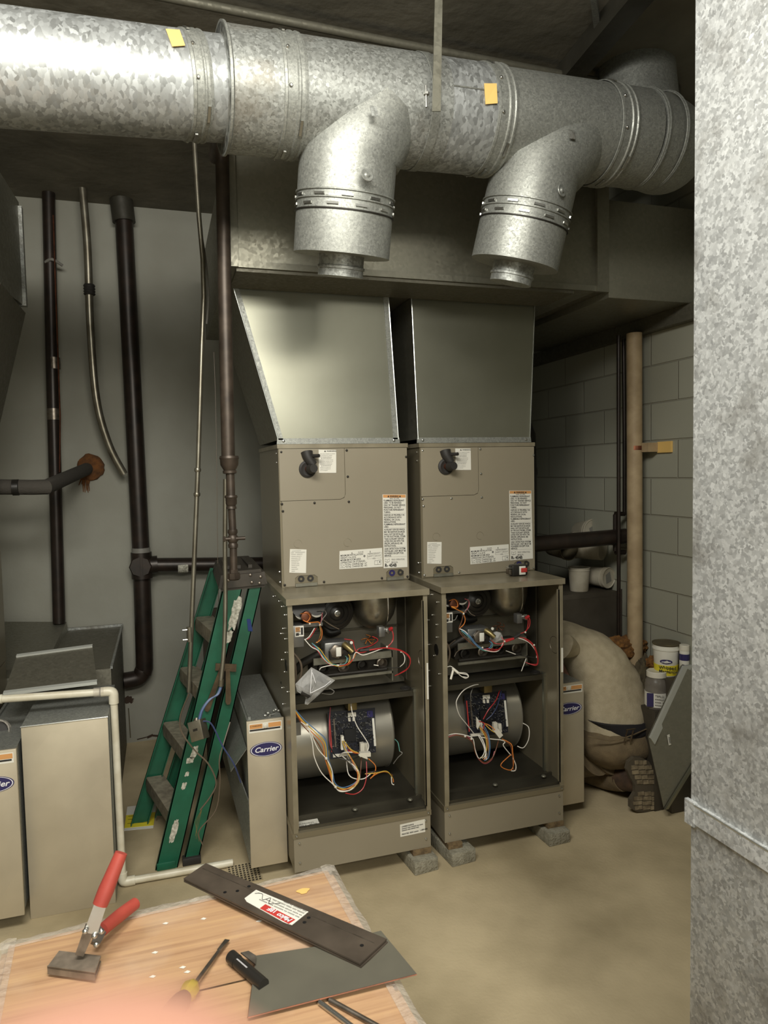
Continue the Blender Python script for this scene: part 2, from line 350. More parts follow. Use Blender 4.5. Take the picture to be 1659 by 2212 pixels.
# ---------------------------------------------------------------- furnaces
TW = .533
def screw(mb, p, n, r=.006):
    mb.lathe(p, n, [(0, r*.75), (.002, r), (.005, r*.8), (.006, r*.3)], 8)
def furnace(ox, oy, label, variant):
    O = V((ox, oy, 0)); f = thing('furnace', label, 'furnace', O, 'opened gas furnaces under the cased coils')
    P = lambda x, y, z: O+V((x, y, z))
    wd = TW if variant == 1 else .529
    L = lambda px, py, y: O+pt(px, py, y=y)        # interior points as read on the nearer furnace
    D = .74
    # base box with band
    MB().box(P(0, 0, .075), P(wd, D, .205)).build('return_base', M['tan'], f)
    b = MB(); b.box(P(-.003, -.004, .203), P(wd+.003, .012, .223)); b.box(P(-.003, .012, .203), P(.008, D, .223)); b.box(P(wd-.008, .012, .203), P(wd+.003, D, .223))
    b.build('base_flange', M['tan_side'], f)
    # shell
    b = MB(); b.box(P(0, .0, .223), P(.006, D, 1.07)); b.build('side_panel', M['tan_side'], f)
    b = MB(); b.box(P(wd-.006, .0, .223), P(wd, D, 1.07)); b.build('side_panel', M['tan_side'], f)
    MB().box(P(.006, D-.006, .223), P(wd-.006, D, 1.07)).build('back_panel', M['dark_metal'], f)
    for x0 in (0, wd-.017):
        b = MB(); b.box(P(x0, -.006, .224), P(x0+.017, .0, 1.066)); b.box(P(x0 if x0 else .017, -.006, .24), P((x0 if x0 else .017)+.002, .014, 1.04)); b.build('corner_post', M['tan_lt'], f)
    b = MB(); b.box(P(-.006, -.015, 1.063), P(wd+.006, D, 1.086)); b.build('top_lid', M['tan_lt'], f)
    b = MB(); b.box(P(.006, .012, .215), P(wd-.006, D-.006, .235)); b.box(P(.006, .075, .235), P(wd-.006, .085, .248)); b.build('floor_pan', M['dark_metal'], f)
    # vestibule
    b = MB(); b.box(P(.012, .245, .66), P(wd-.012, .252, 1.06)); b.build('vestibule_panel', M['vest'], f)
    b = MB(); b.box(P(.02, .236, .895), P(wd-.03, .246, .903)); b.box(P(wd-.04, .14, .7), P(wd-.036, .245, 1.06)); b.build('vestibule_rib', M['dark_metal'], f)
    # blower shelf with front lip
    b = MB(); b.box(P(.008, .135, .648), P(wd-.01, .5, .654)); b.box(P(.008, .132, .632), P(wd-.01, .138, .654)); b.build('blower_shelf', M['dark_metal'], f)
    b = MB(); b.box(P(.53-.012 if variant == 1 else .514, .122, .235), P(wd-.006, .136, .66)); b.box(P(.515, .118, .65), P(wd-.004, .145, .662)); b.build('door_rail', M['sheet'], f)
    for z in (.30, .43, .57):
        pass
    b = MB(); b.lathe(P(.5, .17, .654), (0,0,1), [(0,.021),(.003,.021),(.004,.012),(.001,.008)], 20); b.build('grommet', M['rubber'], f)
    # inducer motor
    c = L(730, 1326, .118)
    b = MB(); b.lathe(c+V((0,.1,0)), (0,-1,0), [(0,.06),(.02,.072),(.06,.073),(.075,.066),(.078,.058),(.082,.056),(.085,.046),(.081,.044),(.086,.03),(.08,.028),(.088,.012),(.088,.0)], 40)
    ind = b.build('inducer_motor', M['plastic_blk'], f)
    MB().lathe(c+V((0,.015,0)), (0,-1,0), [(0,.013),(.008,.012),(.009,.008),(.005,.006)], 16).build('shaft_nut', M['steel'], ind)
    b = MB(); b.tube([c+V((-.035,.11,-.055)), c+V((-.01,.10,-.088)), c+V((.03,.09,-.083))], [.026,.024,.016], 12, sm=4); b.build('inducer_bracket', M['plastic_blk'], f)
    # aluminised exhaust dome
    d = L(812, 1295, .17)
    b = MB(); prof = []
    for i in range(13):
        a = i/12*PI/2; prof.append((-.115+.05*0+.112*(1-math.sin(a))*0 + -.0, 0))
    b = MB(); b.lathe(V((d.x, d.y+.04, 1.06)), (0,0,-1), [(0,.093),(.03,.094),(.07,.091),(.10,.083),(.125,.068),(.143,.048),(.154,.026),(.158,.0)], 40)
    dm = b.build('exhaust_housing', M['aluminised'], f)
    b = MB(); sx_ = .035; path = []
    for i in range(15):
        h = i/14*.157; r = .094 if h < .07 else .094*math.sqrt(max(0, 1-((h-.07)/.09)**2))
        rr = math.sqrt(max(r*r-sx_*sx_, 0)); path.append(V((d.x+sx_, d.y+.04-rr-.001, 1.06-h)))
    b.tube(path, .0028, 6); b.build('seam_bead', M['steel'], dm)
    # pressure switches and bracket, top left
    b = MB(); b.box(P(.02, .10, .955), P(.15, .17, .968)); b.build('switch_bracket', M['part_g'], f)
    for px_, py_ in ((650, 1322), (683, 1318)):
        q = L(px_, py_, .10); s_ = MB().lathe(q+V((0,.0,.014)), (0,-1,.25), [(-.02,.012),(-.012,.034),(.0,.036),(.006,.034)], 24).build('pressure_switch', M['plastic_blk'], f)
        MB().lathe(q+V((0,-.0075,.0)), (0,-1,.25), [(0,.026),(.001,.026)], 20).build('switch_label', M['label'], s_)
    b = MB(); b.lathe(L(661, 1331, .07), (0,-1,0), [(0,.02),(.014,.02),(.016,.012)], 20); b.build('pressure_tap', M['copper'], f)
    # junction box with warning label
    a_, b_ = L(636, 1352, .05), L(657, 1397, .05)
    jb = MB().box((O.x+.008, oy+.05, b_.z), (b_.x, oy+.12, a_.z), .002).build('junction_box', M['part_g'], f)
    lz0, lz1 = L(637, 1376, .05).z, L(637, 1353, .05).z; lx0, lx1 = L(637, 1360, .05).x, L(656, 1360, .05).x
    MB().box((lx0, oy+.0488, lz0), (lx1, oy+.05, lz1)).build('warning_label', M['label'], jb)
    MB().box((lx0+.002, oy+.048, lz0+.018), (lx1-.014, oy+.0489, lz1-.004)).build('label_band', M['label_or'], jb)
    b = MB()
    for i in range(5): b.box((lx0+.004, oy+.0475, lz1-.008-.006*i), (lx0+.020-.003*(i % 2), oy+.048, lz1-.006-.006*i))
    b.box((lx1-.011, oy+.0475, lz0+.006), (lx1-.003, oy+.0489, lz1-.006)); b.box((lx0+.003, oy+.048, lz0+.004), (lx0+.014, oy+.0489, lz0+.012)); b.build('label_print', M['ink'], jb)
    # gas valve
    g = L(722, 1400, .13)
    gv = MB().box(g+V((-.045,-.03,-.03)), g+V((.05,.04,.03)), .006).build('gas_valve', M['part_g'], f)
    MB().box(g+V((-.03,-.05,-.034)), g+V((.045,-.02,.002)), .005).build('valve_body', M['plastic_blk'], gv)
    MB().lathe(g+V((-.004,-.045,.0)), (0,-1,0), [(0,.027),(.012,.027),(.015,.02)], 6).build('valve_solenoid', M['steel_dark'], gv)
    MB().box(g+V((-.008,-.064,-.017)), g+V((.012,-.061,.018)), .001).build('valve_label', M['label'], gv)
    MB().tube([g+V((.03,-.04,.02)), g+V((.04,-.06,.012)), g+V((.056,-.07,-.004))], [.013,.011,.009], 10).build('pressure_port', M['brass'], gv)
    MB().lathe(g+V((.055,-.05,.028)), (0,-1,0), [(0,.006),(.004,.006),(.005,.003)], 10).build('valve_knob', M['label'], gv)
    MB().tube([g+V((-.04,0,-.01)), g+V((-.12,.02,-.05)), P(.01,.19,.72)], .016, 12).build('gas_manifold_pipe', M['black_metal'], f)
    # burner box with four burners
    z1, z0 = L(700, 1424, .13).z, L(700, 1462, .12).z
    bx0, bx1 = L(674, 1430, .13).x, L(846, 1416, .112).x
    b = MB(); b.box((bx0, oy+.10, z1-.012), (bx1, oy+.108, z1+.014)); b.box((bx0, oy+.10, z0-.01), (bx1, oy+.108, z0)); b.box((bx1-.004, oy+.10, z0-.04), (bx1, oy+.24, z1+.014)); b.build('burner_bracket', M['sheet_dull'], f)
    MB().box((bx0+.006, oy+.15, z0), (bx1-.006, oy+.243, z1-.012)).build('burner_box', M['black_metal'], f)
    for i in range(4):
        x = bx0+.045+(bx1-bx0-.08)*i/3; c4 = V((x, oy+.15, (z0+z1)/2-.006))
        MB().lathe(c4, (0,-1,0), [(-.01,.021),(.022,.022),(.024,.017),(.004,.013),(.003,.0)], 20).build('burner', M['steel_dark'] if i % 2 else M['black_metal'], f)
    MB().tube([V((bx0+.01, oy+.12, z0+.004)), V((bx1-.02, oy+.12, z0+.004))], .007, 8).build('manifold', M['black_metal'], f)
    # limit switch
    q = L(829, 1364, .072)
    ls = MB().box(q+V((-.02,-.003,-.02)), q+V((.004,.03,.018)), .002).build('limit_switch', M['part_g'], f)
    MB().lathe(q+V((.014,.0,.004)), (.3,-1,.1), [(0,.012),(.012,.012),(.014,.008)], 14).build('switch_disc', M['steel'], ls)
    # rosette wires (flame sensor) and brown wire loop
    # blower wheel housing
    xr = .463; cy_, cz = .385, .44; r = .175
    b = MB(); prof = [(0, r-.02), (.0, r), (.004, r+.004), (.006, r), (xr-.035-.006, r), (xr-.035-.004, r+.004), (xr-.035, r), (xr-.035, r-.03)]
    b.lathe(P(.035, cy_, cz), (1,0,0), prof, 56); bh = b.build('blower_housing', M['blower'], f)
    b = MB(); b.box(P(.04, cy_-.06, cz+.1), P(xr-.004, .55, .64)); b.build('blower_outlet', M['blower'], f)
    b = MB()
    for k in range(16):
        a = PI*.55+k/15*PI*.95
        b.lathe(P(xr-.001, cy_+math.cos(a)*(r-.006), cz+math.sin(a)*(r-.006)), (1,0,0), [(0,.004),(.004,.003)], 6)
        b.lathe(P(.034, cy_+math.cos(a)*(r-.006), cz+math.sin(a)*(r-.006)), (-1,0,0), [(0,.004),(.004,.003)], 6)
    b.build('housing_rivets', M['steel'], bh, kind='stuff')
    b = MB(); b.lathe(P(.034, cy_, cz), (-1,0,0), [(0,.12),(.02,.11),(.022,.10)], 30); b.build('motor_mount', M['black_metal'], bh)
    # transformer, capacitor
    MB().box(L(752, 1536, .17), L(771, 1508, .17)+V((0,.05,0)), .002).build('capacitor_bracket', M['brass'], f)
    # control board on the drum, tilted
    tl, tr, bl, br = L(707, 1538, .206), L(810, 1529, .206), L(714, 1640, .175), L(812, 1625, .175)
    n = (tr-tl).cross(bl-tl).normalized(); n = n if n.y > 0 else -n
    bd = MB().slab([tl, tr, br, bl], n, .003).build('control_board', M['pcb'], f)
    ur = (tr-tl).normalized(); ud = (bl-tl).normalized(); bw = (tr-tl).length; bhh = (bl-tl).length
    def on(u, v, h=0): return tl+ur*(u*bw)+ud*(v*bhh)-n*h
    rnd = random.Random(5)
    def comp(u, v, du, dv, h, mname, name):
        MB().obox(on(u, v, h/2), ur*du*bw/2, ud*dv*bhh/2, n*h/2, 0).build(name, M[mname], bd)
    for u, v, du, dv, h, mm, nm in ((.42,.52,.24,.26,.014,'chip','relay'),(.115,.45,.028,.6,.008,'steel_dark','terminal_strip'),(.035,.5,.022,.7,.003,'red_ink','spade_terminal_row'),(.5,.1,.17,.09,.005,'part_w','seven_segment_display'),(.44,.2,.05,.08,.004,'part_w','jumper'),(.53,.2,.05,.08,.004,'part_w','jumper'),
                                 (.94,.52,.045,.6,.002,'label','board_label'),(.72,.82,.075,.2,.02,'part_w','plug_connector'),(.31,.76,.045,.3,.012,'part_w','pin_header'),(.2,.93,.3,.06,.008,'part_w','power_terminals'),(.88,.12,.12,.14,.004,'blue_logo','heat_sink'),(.62,.68,.1,.12,.012,'chip','relay'),(.72,.32,.09,.08,.008,'chip','microchip'),(.26,.3,.07,.07,.006,'chip','microchip')):
        comp(u, v, du, dv, h, mm, nm)
    b = MB()
    for k in range(150):
        u, v = rnd.uniform(.05,.92), rnd.uniform(.05,.93); s1, s2 = rnd.choice([(.012,.02),(.02,.01),(.008,.008),(.03,.012)])
        b.obox(on(u, v, .002), ur*s1*bw/2*1.2, ud*s2*bhh/2*1.2, n*.002)
    b.build('board_components', M['part_g'], bd, kind='stuff')
    b = MB()
    for k in range(70):
        u, v = rnd.uniform(.06,.92), rnd.uniform(.05,.93)
        b.obox(on(u, v, .0035), ur*rnd.uniform(.008,.02)*bw, ud*rnd.uniform(.008,.018)*bhh, n*.0035)
    b.build('board_chips', M['chip'], bd, kind='stuff')
    b = MB()
    for k in range(120):
        u, v = rnd.uniform(.06,.9), rnd.uniform(.05,.93)
        b.obox(on(u, v, .0042), ur*rnd.uniform(.003,.007)*bw, ud*rnd.uniform(.003,.008)*bhh, n*.0042)
    b.build('solder_points', M['w_grey'], bd, kind='stuff')
    # gas/combustion: coiled hoses at left
    b = MB(); b.tube([P(.03,.07,.87), P(.055,.06,.83), P(.052,.06,.78), P(.02,.07,.73)], .004, 8, sm=6); b.build('drain_hose', M['w_cable'], f)
    b = MB(); b.tube([P(.03,.08,.87), P(.036,.07,.82), P(.035,.07,.77), P(.015,.08,.74)], .004, 8, sm=6); b.build('drain_hose', M['w_cable'], f)
    # screws down the side and on the base
    for (x, z) in ((.01,.213),(wd-.01,.213),(.02,.183),(wd-.02,.183),(.02,.11),(wd-.02,.11)):
        b = MB(); screw(b, P(x, -.004 if z > .2 else 0, z), (0,-1,0), .0045); b.build('screw', M['steel'], f)
    for (y, z) in ((.04,1.02),(.1,1.04),(.16,1.05),(.05,.93),(.05,.88),(.09,.96),(.14,.93),(.14,.83),(.08,.8),(.15,.72),(.14,.66),(.3,1.045),(.03,.74)):
        b = MB(); screw(b, P(0, y, z), (-1,0,0), .0035); b.build('screw', M['steel'], f)
    b = MB(); b.lathe(P(-.001, .055, .83), (-1,0,0), [(0,.022),(.001,.022),(.001,.0)], 20); b.build('knockout', M['black_metal'], f)
    b = MB(); b.tube([P(wd-.0065,.05+.0,.80+.0)+V((0, .035*math.cos(t*2*PI/20), .035*math.sin(t*2*PI/20))) for t in range(21)], .0008, 4, False); b.build('knockout_ring', M['steel_dark'], f)
    for q in (L(767, 1748, .055), L(886, 1727, .055)):
        MB().ball(q, (.011,.011,.006)).build('dome_plug', M['sheet_dull'], f)
    return f, L, P
F1, L1, P1 = furnace(0, 0, 'open gas furnace on the left of the pair, a plastic bag of fittings hanging inside', 1)
F2, L2, P2 = furnace(.594, .004, 'open gas furnace on the right of the pair, a tape measure lying on its top', 2)

def wire(f, c, pts, r=.0017, n=6, name='wire', k=6):
    return MB().tube(pts, r, n, sm=k).build(name, M['w_'+c], f)
def pw(spec):   # list of (px,py,y)
    return [pt(a, b, y=c) for a, b, c in spec]
c2 = lambda x, y, d: (590+x*.22303, 1250+y*.22303, d)
c3 = lambda x, y, d: (590+x*.22303, 1480+y*.22303, d)
c4 = lambda x, y, d: (890+x*.22303, 1240+y*.22303, d)
c5 = lambda x, y, d: (890+x*.22303, 1440+y*.22303, d)
# --- wiring of the left furnace
for c, s_ in (
    ('orange', [c2(265,340,.06), c2(330,335,.05), c2(358,370,.05), c2(330,415,.05), c2(290,400,.05), c2(345,425,.05), c2(440,420,.06), c2(450,450,.06)]),
    ('grey', [c2(435,310,.07), c2(490,305,.06), c2(515,340,.05), c2(480,390,.05), c2(455,450,.06)]),
    ('pink', [c2(475,330,.07), c2(470,390,.06), c2(455,450,.06)]),
    ('cable', [c2(480,395,.08), c2(560,450,.07), c2(640,490,.07)]),
    ('orange', [c2(455,450,.06), c2(475,520,.06), c2(460,590,.06), c2(415,620,.06)]),
    ('yellow', [c2(450,455,.07), c2(462,530,.06), c2(440,600,.06), c2(425,620,.06)]),
    ('brown', [c2(458,450,.05), c2(465,540,.05), c2(430,610,.06)]),
    ('white', [c2(400,480,.08), c2(350,560,.06), c2(310,590,.05)]),
    ('red', [c2(415,480,.08), c2(365,560,.05), c2(330,590,.05)]),
    ('white', [c2(303,585,.05), c2(370,660,.04), c2(440,700,.04), c2(500,790,.04), c2(570,835,.04), c2(640,840,.04)]),
    ('teal', [c2(375,625,.06), c2(430,670,.04), c2(470,740,.04), c2(540,815,.04), c2(630,838,.04), c2(700,820,.05), c2(715,770,.06), c2(700,752,.08)]),
    ('yellow', [c2(380,640,.06), c2(450,680,.04), c2(500,750,.04), c2(560,820,.04), c2(640,850,.04), c2(720,825,.05), c2(745,770,.06), c2(730,735,.08)]),
    ('red', [c2(385,650,.06), c2(440,710,.04), c2(480,770,.04), c2(550,830,.04), c2(630,845,.04), c2(720,825,.04), c2(780,770,.05), c2(805,705,.05)]),
    ('blue', [c2(380,630,.05), c2(440,690,.045), c2(490,760,.045), c2(560,825,.045), c2(650,845,.045), c2(700,820,.05), c2(725,770,.07)]),
    ('orange', [c2(640,838,.045), c2(720,835,.045), c2(775,780,.05), c2(810,700,.05)]),
    ('white', [c2(450,885,.05), c2(470,860,.045), c2(560,840,.04), c2(630,835,.04)]),
    ('red', [c2(805,705,.05), c2(830,680,.05), c2(930,655,.06), c2(1000,615,.08), c2(1010,585,.1), c2(960,560,.12)]),
    ('red', [c2(800,705,.05), c2(780,640,.07), c2(770,600,.1), c2(690,585,.12)]),
    ('white', [c2(770,790,.05), c2(800,715,.045), c2(870,740,.04), c2(970,710,.04), c2(1090,672,.04), c2(1220,695,.04), c2(1270,745,.04), c2(1270,810,.04), c2(1230,852,.06)]),
    ('red', [c2(805,710,.05), c2(860,715,.04), c2(960,690,.04), c2(1090,668,.035), c2(1220,688,.035), c2(1310,740,.035), c2(1330,810,.035), c2(1290,885,.05), c2(1180,940,.08)]),
    ('red', [c2(1090,672,.035), c2(1250,705,.03), c2(1325,780,.03), c2(1310,860,.04), c2(1230,915,.07)]),
    ('red', [c2(930,690,.04), c2(1040,680,.04), c2(1110,660,.04), c2(1150,610,.05), c2(1165,540,.05), c2(1140,490,.06)]),
    ('red', [c2(1110,658,.04), c2(1160,600,.045), c2(1160,530,.05), c2(1150,495,.06)]),
    ('black', [c2(1230,860,.05), c2(1140,865,.06), c2(1050,850,.07), c2(1000,840,.09)]),
    ('white', [c2(1020,842,.07), c2(975,835,.075)]),
    ('grey', [c2(470,1110,.04), c2(560,1120,.03), c2(590,1090,.03), c2(540,1060,.04)]),
): wire(F1, c, pw(s_))
MB().tube(pw([c2(840,695,.045), c2(930,690,.04)]), .006, 8).build('wire_splice', M['rubber'], F1)
MB().tube(pw([c2(930,692,.04), c2(1020,678,.04)]), .003, 8).build('wire_sleeve', M['w_red'], F1)
MB().tube(pw([c2(1150,480,.055), c2(1130,490,.05)]), .0065, 8).build('wire_terminal', M['w_red'], F1)
for q in (c2(455,450,.055), c2(630,840,.038), c2(1103,660,.034), c2(1240,708,.034), c2(355,437,.05)):
    MB().ball(pt(q[0], q[1], y=q[2]), .0045, 1).build('cable_tie', M['part_w'], F1)
# rosette
rc = pt(*c2(915,585,.2)[:2], y=.235)
for k in range(5): wire(F1, 'orange', [rc, rc+V((.02*math.cos(k*1.3), -.02, .016*math.sin(k*1.3))), rc+V((.028*math.cos(k*1.3+.5), -.005, .02*math.sin(k*1.3+.5)))])
wire(F1, 'black', [rc, *pw([c2(960,570,.2), c2(1005,595,.15), c2(970,640,.08), c2(830,695,.05)])])
bl = [  # lower bundle, left furnace
    ('yellow', [c3(215,250,.03), c3(290,350,.03), c3(400,450,.03), c3(500,560,.03), c3(520,700,.03), c3(560,850,.03), c3(590,960,.03), c3(680,1005,.03), c3(790,980,.03), c3(835,890,.03), c3(800,780,.06), c3(700,620,.09), c3(670,540,.12)]),
    ('orange', [c3(215,262,.03), c3(290,368,.03), c3(390,470,.03), c3(480,570,.03), c3(500,700,.03), c3(550,850,.03), c3(585,970,.03), c3(670,1015,.03), c3(790,960,.03), c3(820,870,.04), c3(780,760,.06), c3(720,640,.09), c3(680,550,.12)]),
    ('blue', [c3(218,240,.032), c3(300,335,.032), c3(420,440,.032), c3(510,530,.032), c3(530,690,.032), c3(575,840,.032), c3(600,950,.032), c3(680,992,.032), c3(800,940,.04), c3(830,850,.05), c3(760,720,.07), c3(700,600,.1)]),
    ('brown', [c3(215,270,.034), c3(280,380,.034), c3(370,480,.034), c3(450,590,.034), c3(510,720,.034), c3(545,860,.034), c3(600,985,.03), c3(690,1020,.03), c3(810,960,.04), c3(835,900,.05), c3(790,800,.06), c3(720,660,.09)]),
    ('white', [c3(270,355,.03), c3(350,430,.028), c3(430,610,.028), c3(520,720,.028), c3(570,830,.028), c3(580,950,.028), c3(640,1020,.028), c3(760,1010,.03), c3(838,900,.04), c3(800,800,.05), c3(720,730,.08), c3(660,680,.12)]),
    ('white', [c3(345,425,.03), c3(380,560,.025), c3(400,700,.025), c3(470,850,.025), c3(580,960,.025), c3(650,1030,.027), c3(770,1000,.03), c3(832,880,.04), c3(780,790,.06), c3(700,720,.1)]),
    ('grey', [c3(680,540,.12), c3(710,640,.09), c3(790,780,.06), c3(830,830,.05), c3(835,880,.05)]),
    ('grey', [c3(670,560,.12), c3(700,650,.09), c3(780,800,.055), c3(826,850,.045)]),
    ('white', [c3(710,740,.11), c3(730,860,.05), c3(790,905,.045), c3(880,905,.045), c3(960,845,.06)]),
    ('red', [c3(700,1045,.03), c3(790,1055,.03), c3(870,1000,.035), c3(905,880,.05), c3(903,740,.08)]),
    ('red', [c3(690,600,.12), c3(740,640,.09), c3(800,660,.08), c3(850,665,.09)]),
    ('yellow', [c3(685,540,.12), c3(750,620,.08), c3(820,655,.08)]),
    ('orange', [c3(690,550,.12), c3(760,640,.08), c3(830,660,.08)]),
    ('white', [c3(750,130,.19), c3(765,260,.13), c3(810,390,.12), c3(880,500,.11), c3(925,580,.10), c3(910,650,.09)]),
    ('white', [c3(640,685,.13), c3(680,655,.09), c3(760,650,.08), c3(830,662,.08)]),
    ('black', [c3(970,485,.15), c3(900,530,.13), c3(870,540,.12)]),
    ('black', [c3(555,600,.16), c3(610,690,.09), c3(730,725,.07), c3(830,690,.08)]),
    ('pink', [c3(555,215,.2), c3(545,350,.14), c3(545,520,.14), c3(560,600,.15)]),
    ('orange', [c3(920,710,.08), c3(990,780,.06), c3(980,860,.05), c3(940,905,.05), c3(1000,860,.05), c3(1080,840,.06), c3(1150,870,.07), c3(1165,940,.07)]),
    ('black', [c3(900,850,.06), c3(1000,835,.05), c3(1110,840,.06), c3(1165,900,.07), c3(1175,960,.07)]),
    ('yellow', [c3(890,860,.06), c3(1000,850,.05), c3(1100,835,.055), c3(1160,900,.07)]),
    ('white', [c3(1145,880,.07), c3(1150,950,.07), c3(1170,965,.07)]),
    ('teal', [c3(1180,525,.2), c3(1210,560,.17), c3(1225,640,.16)]),
    ('grey', [c3(1225,640,.16), c3(1250,660,.15), c3(1210,700,.16), c3(1165,760,.18)]),
    ('brown', [c3(855,700,.1), c3(850,800,.08), c3(840,900,.07)]),
]
for c, s_ in bl: wire(F1, c, pw(s_), r=.0019)
for q in (c3(330,385,.026), c3(515,710,.024), c3(605,985,.02)): MB().ball(pt(q[0], q[1], y=q[2]), .006, 1).build('cable_tie', M['part_w'], F1)
a_ = pt(*c3(835,670,0)[:2], y=.075); b_ = pt(*c3(940,665,0)[:2], y=.075)
MB().obox((a_+b_)/2, (b_-a_)/2, V((0,.008,0)), V((0,0,.008))).build('plug_connector', M['part_w'], F1)
MB().obox(pt(*c3(870,690,0)[:2], y=.068), (b_-a_)*.4+V((0,0,-.008)), V((0,.003,0)), V((0,0,.004))).build('plug_latch', M['part_w'], F1)
a_ = pt(*c3(668,490,0)[:2], y=.14); b_ = pt(*c3(668,620,0)[:2], y=.12)
MB().obox((a_+b_)/2, V((.005,0,0)), V((0,.008,0)), (b_-a_)/2).build('ribbon_plug', M['part_w'], F1)
a_ = pt(*c3(860,600,0)[:2], y=.13)
MB().obox(a_, V((.008,0,0)), V((0,.008,0)), V((0,0,.018))).build('relay_plug', M['part_w'], F1)
a_ = pt(*c3(238,425,0)[:2], y=.10)
MB().box(a_+V((-.015,0,-.025)), a_+V((.012,.05,.025))).build('blower_motor_plug', M['part_g'], F1)
# door switch and side label strip
MB().box((.525, -.009, .66), (.531, -.006, .80)).build('serial_strip', M['label'], F1)
MB().box((.02, .02, .2355), (.10, .055, .2365)).build('data_sticker', M['label'], F1)
text('sticker_print', 'WARNING  - - -\n120 V   60 Hz\nTYPE A', (.024, .028, .2366), (1,0,0), (0,1,0), .012, M['ink'], F1)
# white label on base
q = [pt(*c3(1228,1352,0)[:2], y=-.0005), pt(*c3(1468,1297,0)[:2], y=-.0005), pt(*c3(1473,1420,0)[:2], y=-.0005), pt(*c3(1232,1470,0)[:2], y=-.0005)]
lab = MB().slab(q, (0,-1,0), .0008).build('base_label', M['label'], F1)
u_ = (q[1]-q[0]).normalized(); v_ = (q[0]-q[3]).normalized()
text('label_print', 'UNIRECOAR-B\nxxxxxx xxx xxxxxx xx xxxx\nxxxxxx xxx xxxxx xxx\n \nPRINTED 2024 xxxxx   1-800-000', q[0]+u_*.006-v_*.012+V((0,-.001,0)), u_, v_, .0075, M['ink'], lab, bold=.03)

# --- clear bag of fittings, hanging inside the left furnace
bagpts = [c2(215,1020,-.02), c2(370,857,-.02), c2(600,985,-.02), c2(335,1222,-.02), c2(305,1215,-.02), c2(315,1150,-.02), c2(230,1090,-.02)]
bc = pt(*c2(390,1040,0)[:2], y=-.015)
bg = thing('plastic_bag', 'clear plastic bag of black rubber fittings hanging in the left open furnace', 'bag', bc-V((0,0,.06)))
b = MB(); out = [pt(a, c, y=d+.02) for a, c, d in bagpts]; N_ = len(out)
rings = []
for s_ in (-1, 1):
    inner = [bc+(p-bc)*.55+V((0, -.03*s_ if s_ > 0 else .03, 0))+V((random.uniform(-.006,.006), random.uniform(-.008,.008), random.uniform(-.006,.006))) for p in out]
    cc = bc+V((.0, -.034*s_, -.006))
    b.add(out+inner+[cc], [(i, (i+1) % N_, (i+1) % N_+N_, i+N_) for i in range(N_)]+[(i+N_, (i+1) % N_+N_, 2*N_) for i in range(N_)], False)
bmesh.ops.remove_doubles(b.bm, verts=b.bm.verts[:], dist=1e-5)
b.build('bag_film', M['bag'], bg)
for (x, y_), dr, r, l in (((330,1100), (1,-.3,-.4), .017, .04), ((445,1000), (.6,-.3,.9), .015, .035), ((490,1020), (.7,-.2,.8), .013, .03), ((345,1050), (.1,-.5,.2), .012, .02)):
    p = pt(*c2(x, y_, 0)[:2], y=-.012); MB().lathe(p, dr, [(-l/2, r*.6), (-l/2, r), (l/2, r), (l/2, r*.5), (l*.2, r*.45)], 16).build('rubber_fitting', M['rubber'], bg)
MB().tube(pw([c2(375,880,-.052), c2(360,1110,-.056), c2(410,1010,-.055), c2(380,910,-.053)]), .0016, 5).build('bag_crease', M['white_print'], bg)
MB().tube(pw([c2(360,1110,-.055), c2(500,1040,-.05), c2(560,990,-.03)]), .0014, 5).build('bag_crease', M['white_print'], bg)

